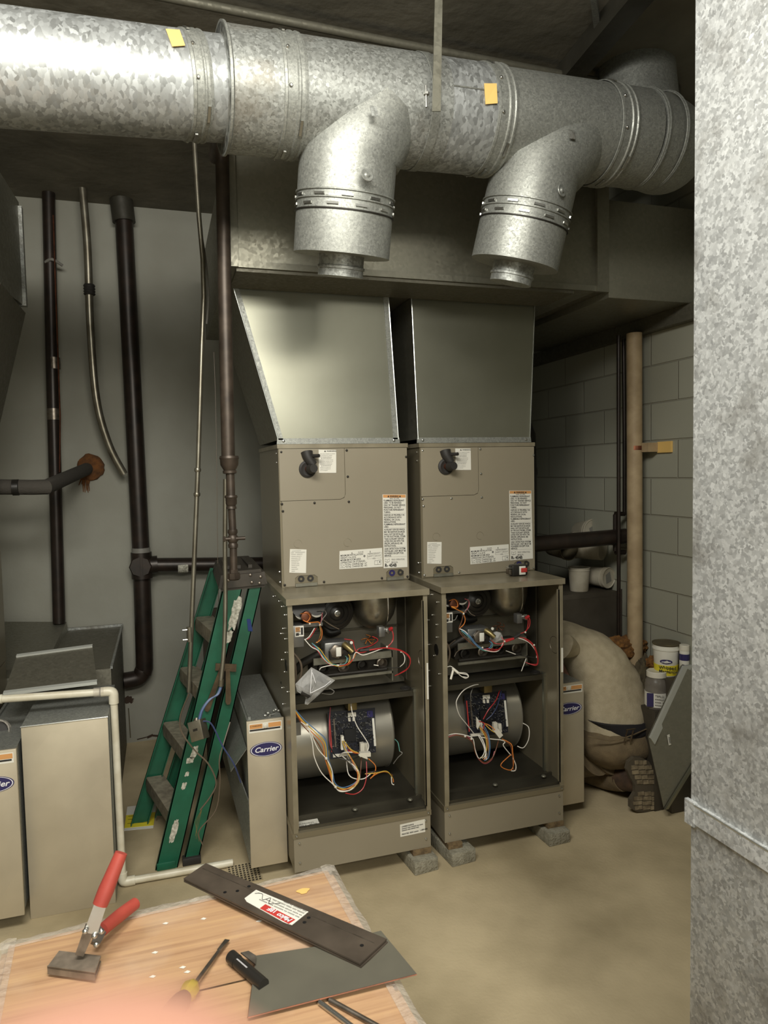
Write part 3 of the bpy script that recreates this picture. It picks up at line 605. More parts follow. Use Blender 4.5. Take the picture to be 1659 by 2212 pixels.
# --- wiring of the right furnace
for c, s_ in (
    ('orange', [c4(360,260,.06), c4(410,245,.05), c4(440,280,.05), c4(435,320,.05), c4(380,315,.05), c4(450,350,.05), c4(500,380,.06)]),
    ('yellow', [c4(385,315,.05), c4(430,340,.05), c4(500,375,.06)]),
    ('pink', [c4(510,240,.07), c4(550,260,.06), c4(545,320,.05), c4(505,380,.06)]),
    ('grey', [c4(540,240,.07), c4(560,300,.06), c4(520,350,.05), c4(500,385,.06)]),
    ('cable', [c4(535,340,.08), c4(570,385,.07), c4(610,405,.07)]),
    ('orange', [c4(500,385,.06), c4(515,440,.06), c4(500,490,.06), c4(455,530,.06)]),
    ('brown', [c4(498,385,.055), c4(480,460,.055), c4(455,530,.055), c4(480,590,.05), c4(560,660,.045), c4(640,710,.045), c4(760,740,.045), c4(785,690,.06)]),
    ('grey', [c4(440,400,.08), c4(420,440,.06), c4(395,450,.06)]),
    ('white', [c4(460,530,.055), c4(520,560,.04), c4(580,640,.04), c4(650,710,.04), c4(760,750,.04), c4(840,740,.04), c4(885,660,.05)]),
    ('blue', [c4(470,530,.055), c4(540,580,.04), c4(600,660,.04), c4(680,720,.04), c4(740,720,.045), c4(775,680,.06), c4(750,650,.08)]),
    ('blue', [c4(475,540,.052), c4(550,600,.038), c4(610,680,.038), c4(690,732,.04), c4(750,720,.045), c4(765,685,.07)]),
    ('blue', [c4(480,538,.05), c4(560,600,.036), c4(620,675,.036), c4(690,728,.04)]),
    ('teal', [c4(478,550,.05), c4(560,620,.04), c4(640,710,.04), c4(720,745,.04), c4(780,700,.05), c4(770,655,.08)]),
    ('cable', [c4(460,545,.055), c4(520,610,.05), c4(600,680,.045), c4(680,720,.045)]),
    ('red', [c4(690,725,.04), c4(800,745,.04), c4(870,700,.04), c4(890,650,.05), c4(865,610,.06)]),
    ('red', [c4(720,720,.04), c4(830,730,.035), c4(880,690,.04), c4(900,640,.05), c4(980,620,.05)]),
    ('red', [c4(760,630,.1), c4(800,670,.06), c4(860,675,.05), c4(900,650,.05)]),
    ('red', [c4(1050,575,.05), c4(1090,560,.045), c4(1135,510,.045), c4(1140,440,.05), c4(1115,415,.06)]),
    ('red', [c4(1070,570,.05), c4(1110,545,.04), c4(1125,470,.05), c4(1120,420,.06)]),
    ('white', [c4(1025,618,.05), c4(1090,640,.04), c4(1150,680,.035), c4(1205,760,.035), c4(1205,810,.04)]),
    ('red', [c4(1040,612,.05), c4(1110,630,.04), c4(1180,690,.03), c4(1215,780,.03), c4(1220,860,.04), c4(1190,885,.05), c4(1100,855,.08)]),
    ('red', [c4(1090,628,.04), c4(1170,690,.03), c4(1210,790,.03), c4(1210,870,.045), c4(1130,870,.07)]),
    ('black', [c4(1205,810,.05), c4(1120,800,.06), c4(1005,780,.08)]),
    ('white', [c4(1003,777,.08), c4(910,743,.08)]),
    ('white', [c4(1105,820,.06), c4(1060,940,.02)]),
    ('white', [c4(330,905,.03), c4(370,893,.03), c4(400,910,.02), c4(440,950,.0), c4(520,960,.0), c4(548,990,.0), c4(520,1010,.0), c4(470,985,.0), c4(440,955,.0)]),
    ('white', [c4(450,960,.0), c4(530,975,-.005), c4(540,1000,-.005), c4(490,995,0)]),
    ('cable', [c4(330,720,.06), c4(380,670,.08), c4(420,640,.1)]),
    ('cable', [c4(410,800,.1), c4(440,750,.1), c4(530,700,.08)]),
): wire(F2, c, pw(s_))
MB().tube(pw([c4(900,655,.045), c4(985,625,.045)]), .005, 8).build('wire_bundle_wrap', M['w_red'], F2)
MB().tube(pw([c4(985,620,.045), c4(1050,578,.045)]), .006, 8).build('wire_splice', M['rubber'], F2)
MB().tube(pw([c4(1130,410,.055), c4(1105,425,.05)]), .0065, 8).build('wire_terminal', M['w_red'], F2)
MB().tube(pw([c4(400,925,.01), c4(375,1020,-.005)]), .0045, 8).build('test_plug', M['part_w'], F2)
MB().tube(pw([c4(390,910,.01), c4(450,960,-.002)]), .005, 8).build('plug_connector', M['part_w'], F2)
for q in (c4(500,385,.055), c4(683,713,.034), c4(897,653,.04), c4(1183,688,.028), c4(1098,565,.04)):
    MB().ball(pt(q[0], q[1], y=q[2]), .0045, 1).build('cable_tie', M['part_w'], F2)
rc = pt(*c4(830,505,.2)[:2], y=.235)
for k in range(5): wire(F2, 'brown', [rc, rc+V((.02*math.cos(k*1.3), -.02, .016*math.sin(k*1.3))), rc+V((.028*math.cos(k*1.3+.5), -.005, .02*math.sin(k*1.3+.5)))])
q = pt(*c4(815,610,0)[:2], y=.09)
b = MB(); b.ball(q, (.03,.012,.022), 2)
for v in b.bm.verts: v.co += V((random.uniform(-.004,.004), random.uniform(-.006,.006), random.uniform(-.004,.004)))
for fc in b.bm.faces: fc.smooth = False
b.build('plastic_bag', M['bag'], **T('small crumpled clear plastic bag tucked behind the red wires of the right furnace', 'bag'))
for c, s_ in (
    ('white', [c5(690,170,.19), c5(600,180,.1), c5(500,230,.06), c5(440,310,.05), c5(430,370,.05), c5(460,470,.06), c5(530,560,.08), c5(600,650,.1)]),
    ('grey', [c5(600,185,.17), c5(570,260,.14), c5(570,330,.15)]),
    ('red', [c5(850,230,.19), c5(810,330,.13), c5(740,420,.11), c5(690,510,.11)]),
    ('navy', [c5(865,230,.19), c5(830,370,.13), c5(780,460,.11), c5(720,515,.11)]),
    ('white', [c5(345,665,.04), c5(420,650,.03), c5(520,665,.03), c5(590,700,.03), c5(610,800,.03), c5(650,890,.03), c5(700,830,.05), c5(690,720,.08), c5(645,660,.12)]),
    ('brown', [c5(345,690,.04), c5(430,665,.03), c5(520,690,.03), c5(590,740,.03), c5(620,850,.03), c5(700,930,.03), c5(780,880,.04), c5(820,780,.05), c5(840,700,.08)]),
    ('pink', [c5(345,685,.04), c5(440,655,.034), c5(540,680,.034), c5(600,760,.034), c5(630,870,.034), c5(700,938,.034), c5(770,900,.04), c5(800,820,.05)]),
    ('white', [c5(640,665,.12), c5(690,760,.08), c5(720,880,.05), c5(715,905,.05)]),
    ('white', [c5(655,662,.12), c5(705,760,.08), c5(712,850,.05), c5(680,890,.05)]),
    ('white', [c5(648,660,.12), c5(695,740,.08), c5(718,840,.05), c5(700,900,.05)]),
    ('yellow', [c5(655,590,.13), c5(710,680,.08), c5(725,780,.06), c5(700,870,.05), c5(660,880,.05)]),
    ('orange', [c5(665,590,.13), c5(720,670,.08), c5(740,780,.06), c5(730,870,.05), c5(690,900,.05)]),
    ('blue', [c5(690,560,.12), c5(740,660,.07), c5(755,780,.05), c5(740,880,.05), c5(700,910,.05)]),
    ('grey', [c5(680,570,.12), c5(730,670,.07), c5(745,790,.05), c5(720,900,.05)]),
    ('orange', [c5(690,545,.12), c5(750,570,.09), c5(810,620,.08)]),
    ('yellow', [c5(700,550,.12), c5(760,610,.08), c5(820,650,.08)]),
    ('red', [c5(650,530,.13), c5(700,550,.1), c5(690,600,.1)]),
    ('white', [c5(660,680,.1), c5(760,700,.07), c5(860,710,.06), c5(900,730,.06), c5(885,765,.06), c5(960,860,.06)]),
    ('orange', [c5(870,700,.08), c5(960,750,.06), c5(975,830,.05), c5(985,930,.05), c5(960,1000,.05), c5(880,980,.05), c5(865,940,.05), c5(960,850,.05)]),
    ('brown', [c5(880,710,.08), c5(950,760,.06), c5(970,850,.05), c5(980,980,.05), c5(1000,1000,.05)]),
    ('white', [c5(975,880,.05), c5(1005,950,.05), c5(1000,1005,.05), c5(960,1010,.05)]),
    ('cable', [c5(840,690,.08), c5(820,780,.06), c5(790,860,.05)]),
    ('white', [c5(1075,548,.2), c5(1130,590,.17), c5(1130,700,.16), c5(1080,785,.17), c5(1020,770,.19)]),
    ('black', [c5(895,460,.15), c5(890,540,.13), c5(870,610,.12)]),
): wire(F2, c, pw(s_), r=.0019)
a_ = pt(*c5(835,645,0)[:2], y=.075)
MB().obox(a_, V((.010,0,-.014)), V((0,.008,0)), V((.008,0,.006))).build('plug_connector', M['part_w'], F2)
a_ = pt(*c5(802,580,0)[:2], y=.12); MB().obox(a_, V((.008,0,0)), V((0,.008,0)), V((0,0,.018))).build('relay_plug', M['part_w'], F2)
a_ = pt(*c5(640,540,0)[:2], y=.13); MB().slab([a_+V((-.007,0,.024)), a_+V((.012,0,-.004)), a_+V((-.002,0,-.03)), a_+V((-.007,0,-.02))], (0,1,0), .006).build('ribbon_plug', M['part_w'], F2)
for q in (c5(515,675,.02), c5(575,700,.02)): MB().ball(pt(q[0], q[1], y=q[2]), .005, 1).build('cable_tie', M['part_w'], F2)
wire(F2, 'cable', [V((.585,.17,.82)), V((.60,.17,.82)), V((.62,.16,.82))], r=.006)
MB().tube([V((.545,.17,.825)), V((.60,.17,.825)), V((.68,.17,.825))], .011, 12).build('gas_supply_pipe', M['black_metal'], F2)
MB().box((.594+.519, -.005, .70), (.594+.527, -.0025, .80)).build('serial_strip', M['label'], F2)

# ---------------------------------------------------------------- cased coils
def coil(x0, x1, y0, z1, label):
    f = thing('coil_cabinet', label, 'coil cabinet', (x0, y0, 1.086), 'cased cooling coils standing on the furnaces'); w_ = x1-x0; z0 = 1.0865
    P = lambda x, y, z: V((x0+x, y0+y, z))
    MB().box(P(.004, .004, z0), P(w_-.004, .53, z1-.01)).build('case_body', M['tan_side'], f)
    MB().box(P(0, -.002, z1-.016), P(w_, .53, z1)).build('top_flange', M['tan_lt'], f)
    s = (z1-z0)/.558
    cut = .265; ch = .218*s
    # lower access panel as an L with two notches at the bottom
    n1a, n1b, n2a, n2b, nh = .055, .145, .43, .505, .045
    poly = [P(.012,0,z0+.004), P(n1a,0,z0+.004), P(n1a,0,z0+nh*.8), P(n1a+.012,0,z0+nh), P(n1b-.012,0,z0+nh), P(n1b,0,z0+nh*.8), P(n1b,0,z0+.004), P(n2a,0,z0+.004), P(n2a,0,z0+nh*.8), P(n2a+.012,0,z0+nh), P(n2b-.012,0,z0+nh), P(n2b,0,z0+nh*.8), P(n2b,0,z0+.004),
            P(w_-.004,0,z0+.004), P(w_-.004,0,z1-.018), P(cut+.002,0,z1-.018), P(cut+.002,0,z1-ch+.02), P(cut-.004,0,z1-ch+.004), P(cut-.02,0,z1-ch-.002), P(.012,0,z1-ch-.002)]
    MB().slab(poly, (0,1,0), .005).build('access_panel', M['tan'], f)
    poly = [P(.006,.001,z1-ch), P(cut-.02,.001,z1-ch), P(cut-.004,.001,z1-ch+.008), P(cut-.001,.001,z1-ch+.022), P(cut-.001,.001,z1-.018), P(.006,.001,z1-.018)]
    pl = MB().slab(poly, (0,-1,0), .004).build('line_set_plate', M['tan'], f)
    # drain pans
    for a, c_ in ((n1a, 'plastic_blk'), (n2a, 'plastic_blk')):
        dp = MB().box(P(a-.005, .006, z0+.002), P(a+.1, .012, z0+.055)).build('drain_pan', M['plastic_blk'], f)
        MB().box(P(a+.001, -.004, z0+.002), P(a+.088 if a < .2 else a+.073, .006, z0+.014)).build('pan_sill', M['sheet_dull'], dp)
        for k in (.025, .062):
            MB().lathe(P(a+k, .007, z0+.031), (0,-1,0), [(0,.013),(.006,.013),(.006,.006),(.002,.005)], 16).build('drain_port', M['rubber'] if not (a > .2 and k < .03) else M['blue_logo'], dp)
    # stubs
    def stub(cx, cz, r, tip, mt):
        sb = MB().lathe(P(cx, -.003, cz), (0,-1,0), [(0, r*1.3), (.006, r*1.3), (.010, r), (.006, r*.6)], 24).build('rubber_grommet', M['rubber'], f)
        MB().tube([P(cx, 0, cz), P(cx+.006, -.03, cz)], r*.5, 14).build('suction_tube', M['copper'], sb)
        MB().tube([P(cx+.008, -.025, cz), P(cx+.014, -.06, cz+.002)], [r*.75, r*.62], 14).build('tube_cap', M['rubber'], sb)
    stub(.115*w_/.532, z1-.097*s, .026, 0, 0); 
    g = P(.122, 0, z1-.052*s)
    b = MB(); b.tube([g+V((-.008,-.004,.02)), g+V((-.004,-.01,0)), g+V((.014,-.016,-.03))], [.024,.021,.017], 16, sm=4); lg = b.build('rubber_boot', M['rubber'], f)
    MB().tube([g+V((.002,-.01,.005)), g+V((.03,-.05,.005))], .007, 12).build('liquid_line_cap', M['rubber'], lg)
    # screws
    sp = [(.015,z1-.03*s),(w_-.008,z1-.055*s),(.012,z1-.23*s),(.14,z1-.23*s),(cut+.014,z1-.23*s),(cut+.012,z1-.13*s),(cut+.01,z1-.026*s),(.015,z0+.3*s),(.014,z0+.012),(.17,z0+.014),(.41,z0+.013),(w_-.012,z0+.012)]
    for x, z in sp:
        b = MB(); screw(b, P(x, 0, z), (0,-1,0), .005); b.build('screw', M['black_metal'] if x0 < .3 else M['steel'], f)
    for y, z in ((.03,z1-.035),(.03,z1-.07),(.03,z0+.02),(.035,z0+.06)):
        b = MB(); screw(b, P(.004, y, z), (-1,0,0), .004); b.build('screw', M['steel'], f)
    for x, z in ((.07, z0+.17*s), (.27, z0+.165*s)):
        b = MB(); b.tube([P(x+.016*math.cos(t*PI/10), -.0003, z+.016*math.sin(t*PI/10)) for t in range(17)], .0006, 4, False); b.build('knockout_ring', M['tan_side'], f)
    return f, P
def label_poly(parent, name, corners, m=None):
    q = [V(c) for c in corners]; return MB().slab(q, (0,-1,0), .0007).build(name, m or M['label'], parent)
def coil_labels(f, ly, A, B, Cc, Dd, warn):
    """A: pipe warning label px rect, B: tall warning label, Cc: charge label quad, Dd: rating plate"""
    X = lambda px, py: pt(px, py, y=ly)
    r_, u_ = V((1,0,0)), V((0,0,1)); e = V((0,-.0009,0))
    ly0 = ly; ly = ly-.0034; a = [X(*p) for p in A]; la = label_poly(f, 'caution_label', a)
    wA = a[1].x-a[0].x
    text('label_heading', '\u25b2 WARNING', (a[0].x+wA*.3, ly-.0009, a[0].z-.009), r_, u_, .008, M['ink'], la, bold=.02)
    text('label_text', 'xxxx xxxx xxxxxxx xx xxxxx\nxx xxxxxxxx xx xxxxxx\nxxxx xxxxxx xxxxx xx\n   \u25b2 AVERTISSEMENT\nxxxxxxxx xx xxxx xx xxx\nxxx xxxxx xxxxxx xx xxx\nxxx xxxxxx xxxxxxx xx\nxxxxxxxx xx xxxxxxxx\n   \u25b2 ADVERTENCIA\nxxxxxx xx xxxxx xx\nxxxxx xx xxxxxx xx\nxxx xx xxxxxx', (a[0].x+.004, ly-.0009, a[0].z-.018), r_, u_, .0058, M['ink_grey'], la, spacing=1.02, width=wA*.86)
    ly = ly0
    b4 = [X(*p) for p in B]; lb = label_poly(f, 'refrigerant_warning_label', b4)
    tl = b4[0]; wB = b4[1].x-b4[0].x; hB = b4[0].z-b4[3].z; rr = (b4[1]-b4[0]).normalized(); dd = (b4[0]-b4[3]).normalized()
    Bq = lambda u, v: tl+rr*(u*wB)-dd*(v*hB)+e
    label_poly(lb, 'label_band', [Bq(.02,.004), Bq(.98,.004), Bq(.98,.042), Bq(.02,.042)], M['label_or'])
    text('label_heading', '\u25b2 WARNING \u25b2', Bq(.2,.037)+e, rr, dd, .0105, M['ink'], lb, bold=.03, width=wB*.58)
    text('label_subheading', 'RISK OF FIRE', Bq(.3,.063), rr, dd, .0088, M['ink'], lb, width=wB*.4)
    body = ['FLAMMABLE REFRIGERANT','USED. TO BE REPAIRED','ONLY BY TRAINED SERVICE','PERSONNEL. DO NOT','PUNCTURE REFRIGERANT','TUBING.',None,'DISPOSE OF PROPERLY IN','ACCORDANCE WITH','FEDERAL OR LOCAL','REGULATIONS.','FLAMMABLE REFRIGERANT','USED.',None,'AUXILIARY DEVICES WHICH','MAY BE IGNITION SOURCES','SHALL NOT BE INSTALLED','IN THE DUCTWORK, OTHER','THAN AUXILIARY DEVICES','LISTED FOR USE WITH THE','SPECIFIC APPLIANCE. SEE','INSTRUCTIONS.',None,'LEAK DETECTION SYSTEM','INSTALLED. UNIT MUST BE','POWERED EXCEPT FOR','SERVICE.']
    v = .093; groups = []; cur = []; v0 = v
    for s_ in body+[None]:
        if s_ is None:
            text('label_text', '\n'.join(cur), Bq(.04, v0), rr, dd, .0098, M['ink'], lb, bold=.022, spacing=hB*.0315/.0098, width=wB*.92); cur = []
            MB().slab([Bq(.02,v-.024), Bq(.98,v-.024), Bq(.98,v-.0255), Bq(.02,v-.0255)], (0,-1,0), .0003).build('label_rule', M['ink_grey'], lb); v += .008; v0 = v
        else: cur.append(s_); v += .0315
    text('label_text', 'READ OPERATORS\nMANUAL', Bq(.34,.895), rr, dd, .009, M['ink_grey'], lb, bold=.01, spacing=1.2, width=wB*.56)
    b = MB(); b.slab([Bq(.06,.872), Bq(.155,.885), Bq(.155,.925), Bq(.06,.912)], (0,-1,0), .0003); b.slab([Bq(.16,.885), Bq(.255,.872), Bq(.255,.912), Bq(.16,.925)], (0,-1,0), .0003)
    b.build('manual_symbol', M['ink_grey'], lb)
    b = MB(); b.slab([Bq(.07,.878), Bq(.15,.889), Bq(.15,.918), Bq(.07,.907)], (0,-1,0), .0006); b.slab([Bq(.165,.889), Bq(.245,.878), Bq(.245,.907), Bq(.165,.918)], (0,-1,0), .0006); b.build('manual_pages', M['label'], lb)
    text('refrigerant_code', 'R- 454B', Bq(.05,.982), rr, dd, .0185, M['ink'], lb, bold=.04, width=wB*.5)
    c4_ = [X(*p) for p in Cc]; lc = label_poly(f, 'charge_label', c4_)
    tc_ = c4_[0]; rc_ = (c4_[1]-c4_[0]); wC = rc_.length; rc_.normalize(); dc_ = (c4_[0]-c4_[-1]); hC = dc_.length; dc_.normalize()
    Cq = lambda u, v: tc_+rc_*(u*wC)-dc_*(v*hC)+e
    text('label_text', 'MINIMUM INSTALLATION\nHEIGHT, 0 m (0 ft)\nMINIMUM ROOM AREA\n(OPERATING OR STORAGE),\n3.1 x TOTAL CHARGE (kg) - m\u00b2\n(15 x TOTAL CHARGE (lb) - ft\u00b2)', Cq(.02,.31), rc_, dc_, .0105, M['ink'], lc, bold=.008, spacing=hC*.128/.0105, width=wC*.62)
    text('safety_group', 'REFRIGERANT\nSAFETY GROUP\nA2L', Cq(.81,.33), rc_, dc_, .0095, M['ink_grey'], lc, spacing=hC*.13/.0095, align='CENTER', width=wC*.31)
    text('label_heading', 'R454B', Cq(.43,.18), rc_, dc_, .008, M['ink_grey'], lc, width=wC*.12)
    b = MB()
    for u in (.28, .71): b.slab([Cq(u,.12), Cq(u+.013,.12), Cq(u+.013,.22), Cq(u,.22)], (0,-1,0), .0003)
    b.slab([Cq(.94,.72), Cq(.955,.72), Cq(.955,.82), Cq(.94,.82)], (0,-1,0), .0007)
    b.build('tick_marks', M['ink'], lc)
    b = MB()
    for (u0, v0_, u1, v1_) in ((.645,.25,.985,.258),(.645,.55,.985,.558),(.645,.25,.649,.55),(.981,.25,.985,.55),(.82,.68,.9,.70),(.82,.9,.9,.92),(.82,.68,.826,.92),(.9,.66,.98,.68),(.9,.9,.98,.92),(.976,.66,.982,.92),(.897,.68,.903,.93)):
        b.slab([Cq(u0,v0_), Cq(u1,v0_), Cq(u1,v1_), Cq(u0,v1_)], (0,-1,0), .0003)
    b.slab([Cq(.58,.30), Cq(.61,.38), Cq(.58,.46), Cq(.55,.38)], (0,-1,0), .0003)
    b.build('label_frames', M['ink_grey'], lc)
    d4 = [X(*p) for p in Dd]; ld = label_poly(f, 'rating_plate', d4); wD = d4[1].x-d4[0].x
    text('label_text', '  xx [xxxxxx] xxx\nDELP.  XXXXXXXXXX\nXXXXX  XXXXXX\nxxxxxxx xxxxxx x\nxxxxxxxxxx xxx\nxxxxxxxxxxxxx\nxxxxxxxx xx\nxxxxxxx xxxx\nxxxxxx xxxxx\nxxxxxxxx\nxxxxx xxxx\nxxxxx', (d4[0].x+.003, ly-.0009, d4[0].z-.01), r_, u_, .0062, M['ink_grey'], ld, spacing=1.15, width=wD*.85)
K1, KP1 = coil(.0175, .5496, .229, 1.644, 'taupe coil cabinet on the left furnace, black screw holes in its front')
K2, KP2 = coil(.5997, 1.1349, .233, 1.6435, 'taupe coil cabinet on the right furnace, beside the dark alcove')
q_ = lambda x, y: (640+x*.1507, 960+y*.1507)
coil_labels(K1, .228, [q_(320,75), q_(572,78), q_(572,408), q_(325,408)], [q_(1236,717), q_(1570,717), q_(1592,1758), q_(1252,1775)],
            [q_(620,1528), q_(1230,1482), q_(1240,1752), q_(618,1790)], [(626.5,1186), (662,1187), (661,1238), (625,1237)], 0)
e_ = lambda x, y: (560+x*.3978, 580+y*.3978)
coil_labels(K2, .232, [e_(1064,977), e_(1148,977), e_(1150,1094), e_(1067,1094)], [e_(1357,1206), e_(1477,1206), e_(1486,1575), e_(1362,1585)],
            [e_(1144,1513), e_(1354,1497), e_(1357,1585), e_(1147,1607)], [e_(912,1485), e_(990,1485), e_(989,1604), e_(912,1602)], 0)

# ---------------------------------------------------------------- flared transitions
def transition(nm, bl_, br_, tl_, tr_, label, flL, flR):
    f = thing('duct_transition', label, 'duct', V(((bl_.x+br_.x)/2, bl_.y, bl_.z)))
    D0, D1 = .52, .62
    def off(p, d): return V((p.x, p.y+d, p.z))
    b = MB(); b.add([bl_, br_, tr_, tl_], [(0,1,2,3)]); b.add([off(bl_,D0), off(br_,D0), off(tr_,D1), off(tl_,D1)], [(0,1,2,3)])
    b2 = MB()
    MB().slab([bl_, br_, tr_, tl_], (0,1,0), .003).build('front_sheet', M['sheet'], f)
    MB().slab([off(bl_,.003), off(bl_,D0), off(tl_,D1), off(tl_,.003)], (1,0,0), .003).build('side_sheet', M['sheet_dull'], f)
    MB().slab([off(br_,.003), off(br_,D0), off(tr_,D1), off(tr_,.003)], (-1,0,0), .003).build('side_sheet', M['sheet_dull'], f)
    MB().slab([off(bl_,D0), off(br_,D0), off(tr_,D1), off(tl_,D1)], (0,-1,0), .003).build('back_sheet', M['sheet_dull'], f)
    MB().slab([bl_+V((-.006,-.004,-.016)), br_+V((.006,-.004,-.016)), br_+V((.004,-.004,.006)), bl_+V((-.004,-.004,.006))], (0,1,0), .004).build('bottom_flange', M['galv_fine'], f)
    for p, q, w_ in ((bl_, tl_, flL), (br_, tr_, -flR)):
        if abs(w_) > .005:
            MB().slab([p+V((0,-.004,0)), p+V((w_,-.004,0)), q+V((w_,-.004,0)), q+V((0,-.004,0))], (0,1,0), .004).build('seam_strip', M['galv_fine'], f)
        s_ = 1 if w_ > 0 else -1
        MB().tube([p+V((0,-.003,0)), q+V((0,-.003,0))], .0025, 6).build('corner_bead', M['edge'], f)
    for p in (bl_+V((.02,-.004,-.004)), br_+V((-.02,-.004,-.004))):
        b = MB(); screw(b, p, (0,-1,0), .006); b.build('screw', M['steel'], f)
    return f
zt = 1.661
t1 = transition(1, V((.024,.24,zt)), V((.513,.24,zt)), V((-.128,.24,2.232)), V((.482,.24,2.232)), 'flared sheet metal transition above the left coil cabinet', .02, .022)
t2 = transition(2, V((.600,.244,zt)), V((1.116,.244,zt)), V((.582,.244,2.232)), V((1.145,.244,2.232)), 'straighter sheet metal transition above the right coil cabinet', .003, .002)

# ---------------------------------------------------------------- rectangular plenum over both
PL = thing('supply_plenum', 'large dim rectangular sheet metal trunk behind the round duct', 'duct', (.56, 0, 2.235))
x0, x1, z0, z1 = -.16, 1.285, 2.237, 2.655
MB().box((x0, 0, z0), (x1, 1.35, z1), .003).build('trunk_body', M['sheet_dull'], PL)
b = MB(); b.box((x0-.006, -.012, z0), (x0+.026, 0, z1)); b.box((x0+.026, -.006, z0+.0), (x1, 0, z0+.022)); b.build('corner_angle', M['sheet_dull'], PL)
MB().box((x0+.02, .004, z0-.012), (x1-.1, .23, z0)).build('bottom_cleat', M['sheet_dark'], PL)
b = MB(); b.box((x1-.004, -.016, z0-.003), (x1+.05, 0, z1)); b.build('joint_collar', M['sheet_dull'], PL)
RP = thing('branch_trunk', 'plain sheet metal trunk running from the plenum to the block wall', 'duct', (1.53, 0, 2.215))
MB().box((1.337, -.01, 2.213), (XR, 1.2, 2.60), .003).build('trunk_body', M['sheet_dull'], RP)
MB().box((1.286, .0, 2.24), (1.335, 1.2, 2.59)).build('drive_cleat', M['sheet_dark'], PL)

# ---------------------------------------------------------------- round exhaust duct with two tees
A0 = V((-1.15, -.655, 2.437)); A1 = V((-.315, -.525, 2.539)); A2 = V((-.203, -.522, 2.5446)); A3 = V((1.10, -.45, 2.612))
RD = thing('round_duct', 'long round spangled duct across the ceiling with two tee branches', 'duct', V((.4, -.5, 2.4)))
rL, rM = .125, .150
da = (A1-A0).normalized(); db = (A3-A2).normalized()
def along(a, d, x): return a+d*((x-a.x)/d.x)
MB().tube([A0, A1+da*.14], rL, 64).build('small_section', M['galv_big'], RD)
MB().lathe(A2+db*-.02, db, [(0, rL+.003), (0, rM+.006), (.006, rM+.006), (.01, rM)], 64, False).build('reducer_plate', M['galv_fine'], RD)
xs = [A2.x+.0, -.06+.0, .60, .98, A3.x]
s1 = [A2-db*.02, along(A2, db, .385)]; MB().tube(s1, rM, 64).build('duct_section', M['galv'], RD)
MB().tube([along(A2, db, .385), along(A2, db, .56)], rM*.997, 64).build('duct_section', M['galv_big'], RD)
MB().tube([along(A2, db, .56), along(A2, db, 1.12)], rM*.985, 64).build('duct_section', M['galv_fine'], RD)
def band(a, d, x, r, w_=.055, slots=10, name='clamp_band'):
    c = along(a, d, x); f = MB(); f.lathe(c-d*w_/2, d, [(0, r), (.001, r+.003), (.008, r+.0035), (.01, r+.0015), (w_*.55, r+.0015), (w_*.6, r+.005), (w_*.68, r+.005), (w_*.72, r+.002), (w_*.85, r+.002), (w_*.9, r+.005), (w_, r+.004), (w_+.001, r)], 64, False)
    o = f.build(name, M['galv_fine'], RD)
    u = d.cross(V((0,0,1))).normalized(); v = u.cross(d)
    sl = MB()
    for k in range(slots):
        an = k/slots*2*PI+.35; t = V(u*math.cos(an)+v*math.sin(an)); tg = d.cross(t)
        if k % 3 == 0: sl.lathe(c+d*(-w_*.25)+t*(r+.001), t, [(0,.0055),(.004,.005),(.006,.003)], 8)
        else: sl.obox(c+d*(w_*(-.2 if k % 2 else .28))+t*(r+.0035), tg*.02, d*.0035, t*.002)
    sl.build('band_slots', M['steel'], o, kind='stuff')
band(A0, da, -.300, rL, .05)
for x in (-.058, .555, .985): band(A2, db, x, rM, .062)
# seams
b = MB(); u = db.cross(V((0,0,1))).normalized(); v = u.cross(db)
tvec = u*(-.97 if u.y > 0 else .97)+v*.1
for dz in (0, .012):
    pa = along(A2, db, .392); pb = along(A2, db, .55); tt = (V((0,-1,0))*.98+V((0,0,.05+dz))).normalized(); b.tube([pa+tt*(rM+.001), pb+tt*(rM+.001)], .0012, 5)
b.build('lock_seam', M['galv_fine'], RD)
# end elbow
e0 = along(A2, db, 1.12); el = [e0, e0+V((.10,.02,.005)), e0+V((.19,.09,.03)), e0+V((.235,.2,.10)), e0+V((.24,.28,.22)), e0+V((.24,.32,.5))]
MB().tube(el, rM*.985, 40, sm=4).build('end_elbow', M['galv_fine'], RD)
band(A2, db, 1.135, rM*.985, .012, 0, 'elbow_bead')
band(A2, db, 1.21, rM*.975, .010, 0, 'elbow_bead')
# stickers
for (qs) in ([(358,62),(388,64),(400,98),(372,100)], [(1046,180),(1073,180),(1075,223),(1049,225)]):
    small = qs[0][0] < 500
    a, d, r = (A0, da, rL) if small else (A2, db, rM)
    pts = []
    for px, py in qs:
        dr = FW+(px-W/2)/FPX*RT-(py-H/2)/FPX*UP
        # ray / cylinder
        oc = CAM-a; dp = dr-d*dr.dot(d); op = oc-d*oc.dot(d); rr = r+.006
        A_ = dp.dot(dp); B_ = 2*dp.dot(op); C_ = op.dot(op)-rr*rr; t = (-B_-math.sqrt(max(B_*B_-4*A_*C_, 0)))/(2*A_); pts.append(CAM+dr*t)
    nn = ((pts[1]-pts[0]).cross(pts[3]-pts[0])).normalized()
    MB().slab(pts, nn, .001).build('paper_sticker', M['sticker'], RD)
text('pencil_mark', '1-10', pt(503, 82, y=-.655), (.15,0,-1), (1,0,.15), .028, M['ink'], RD)
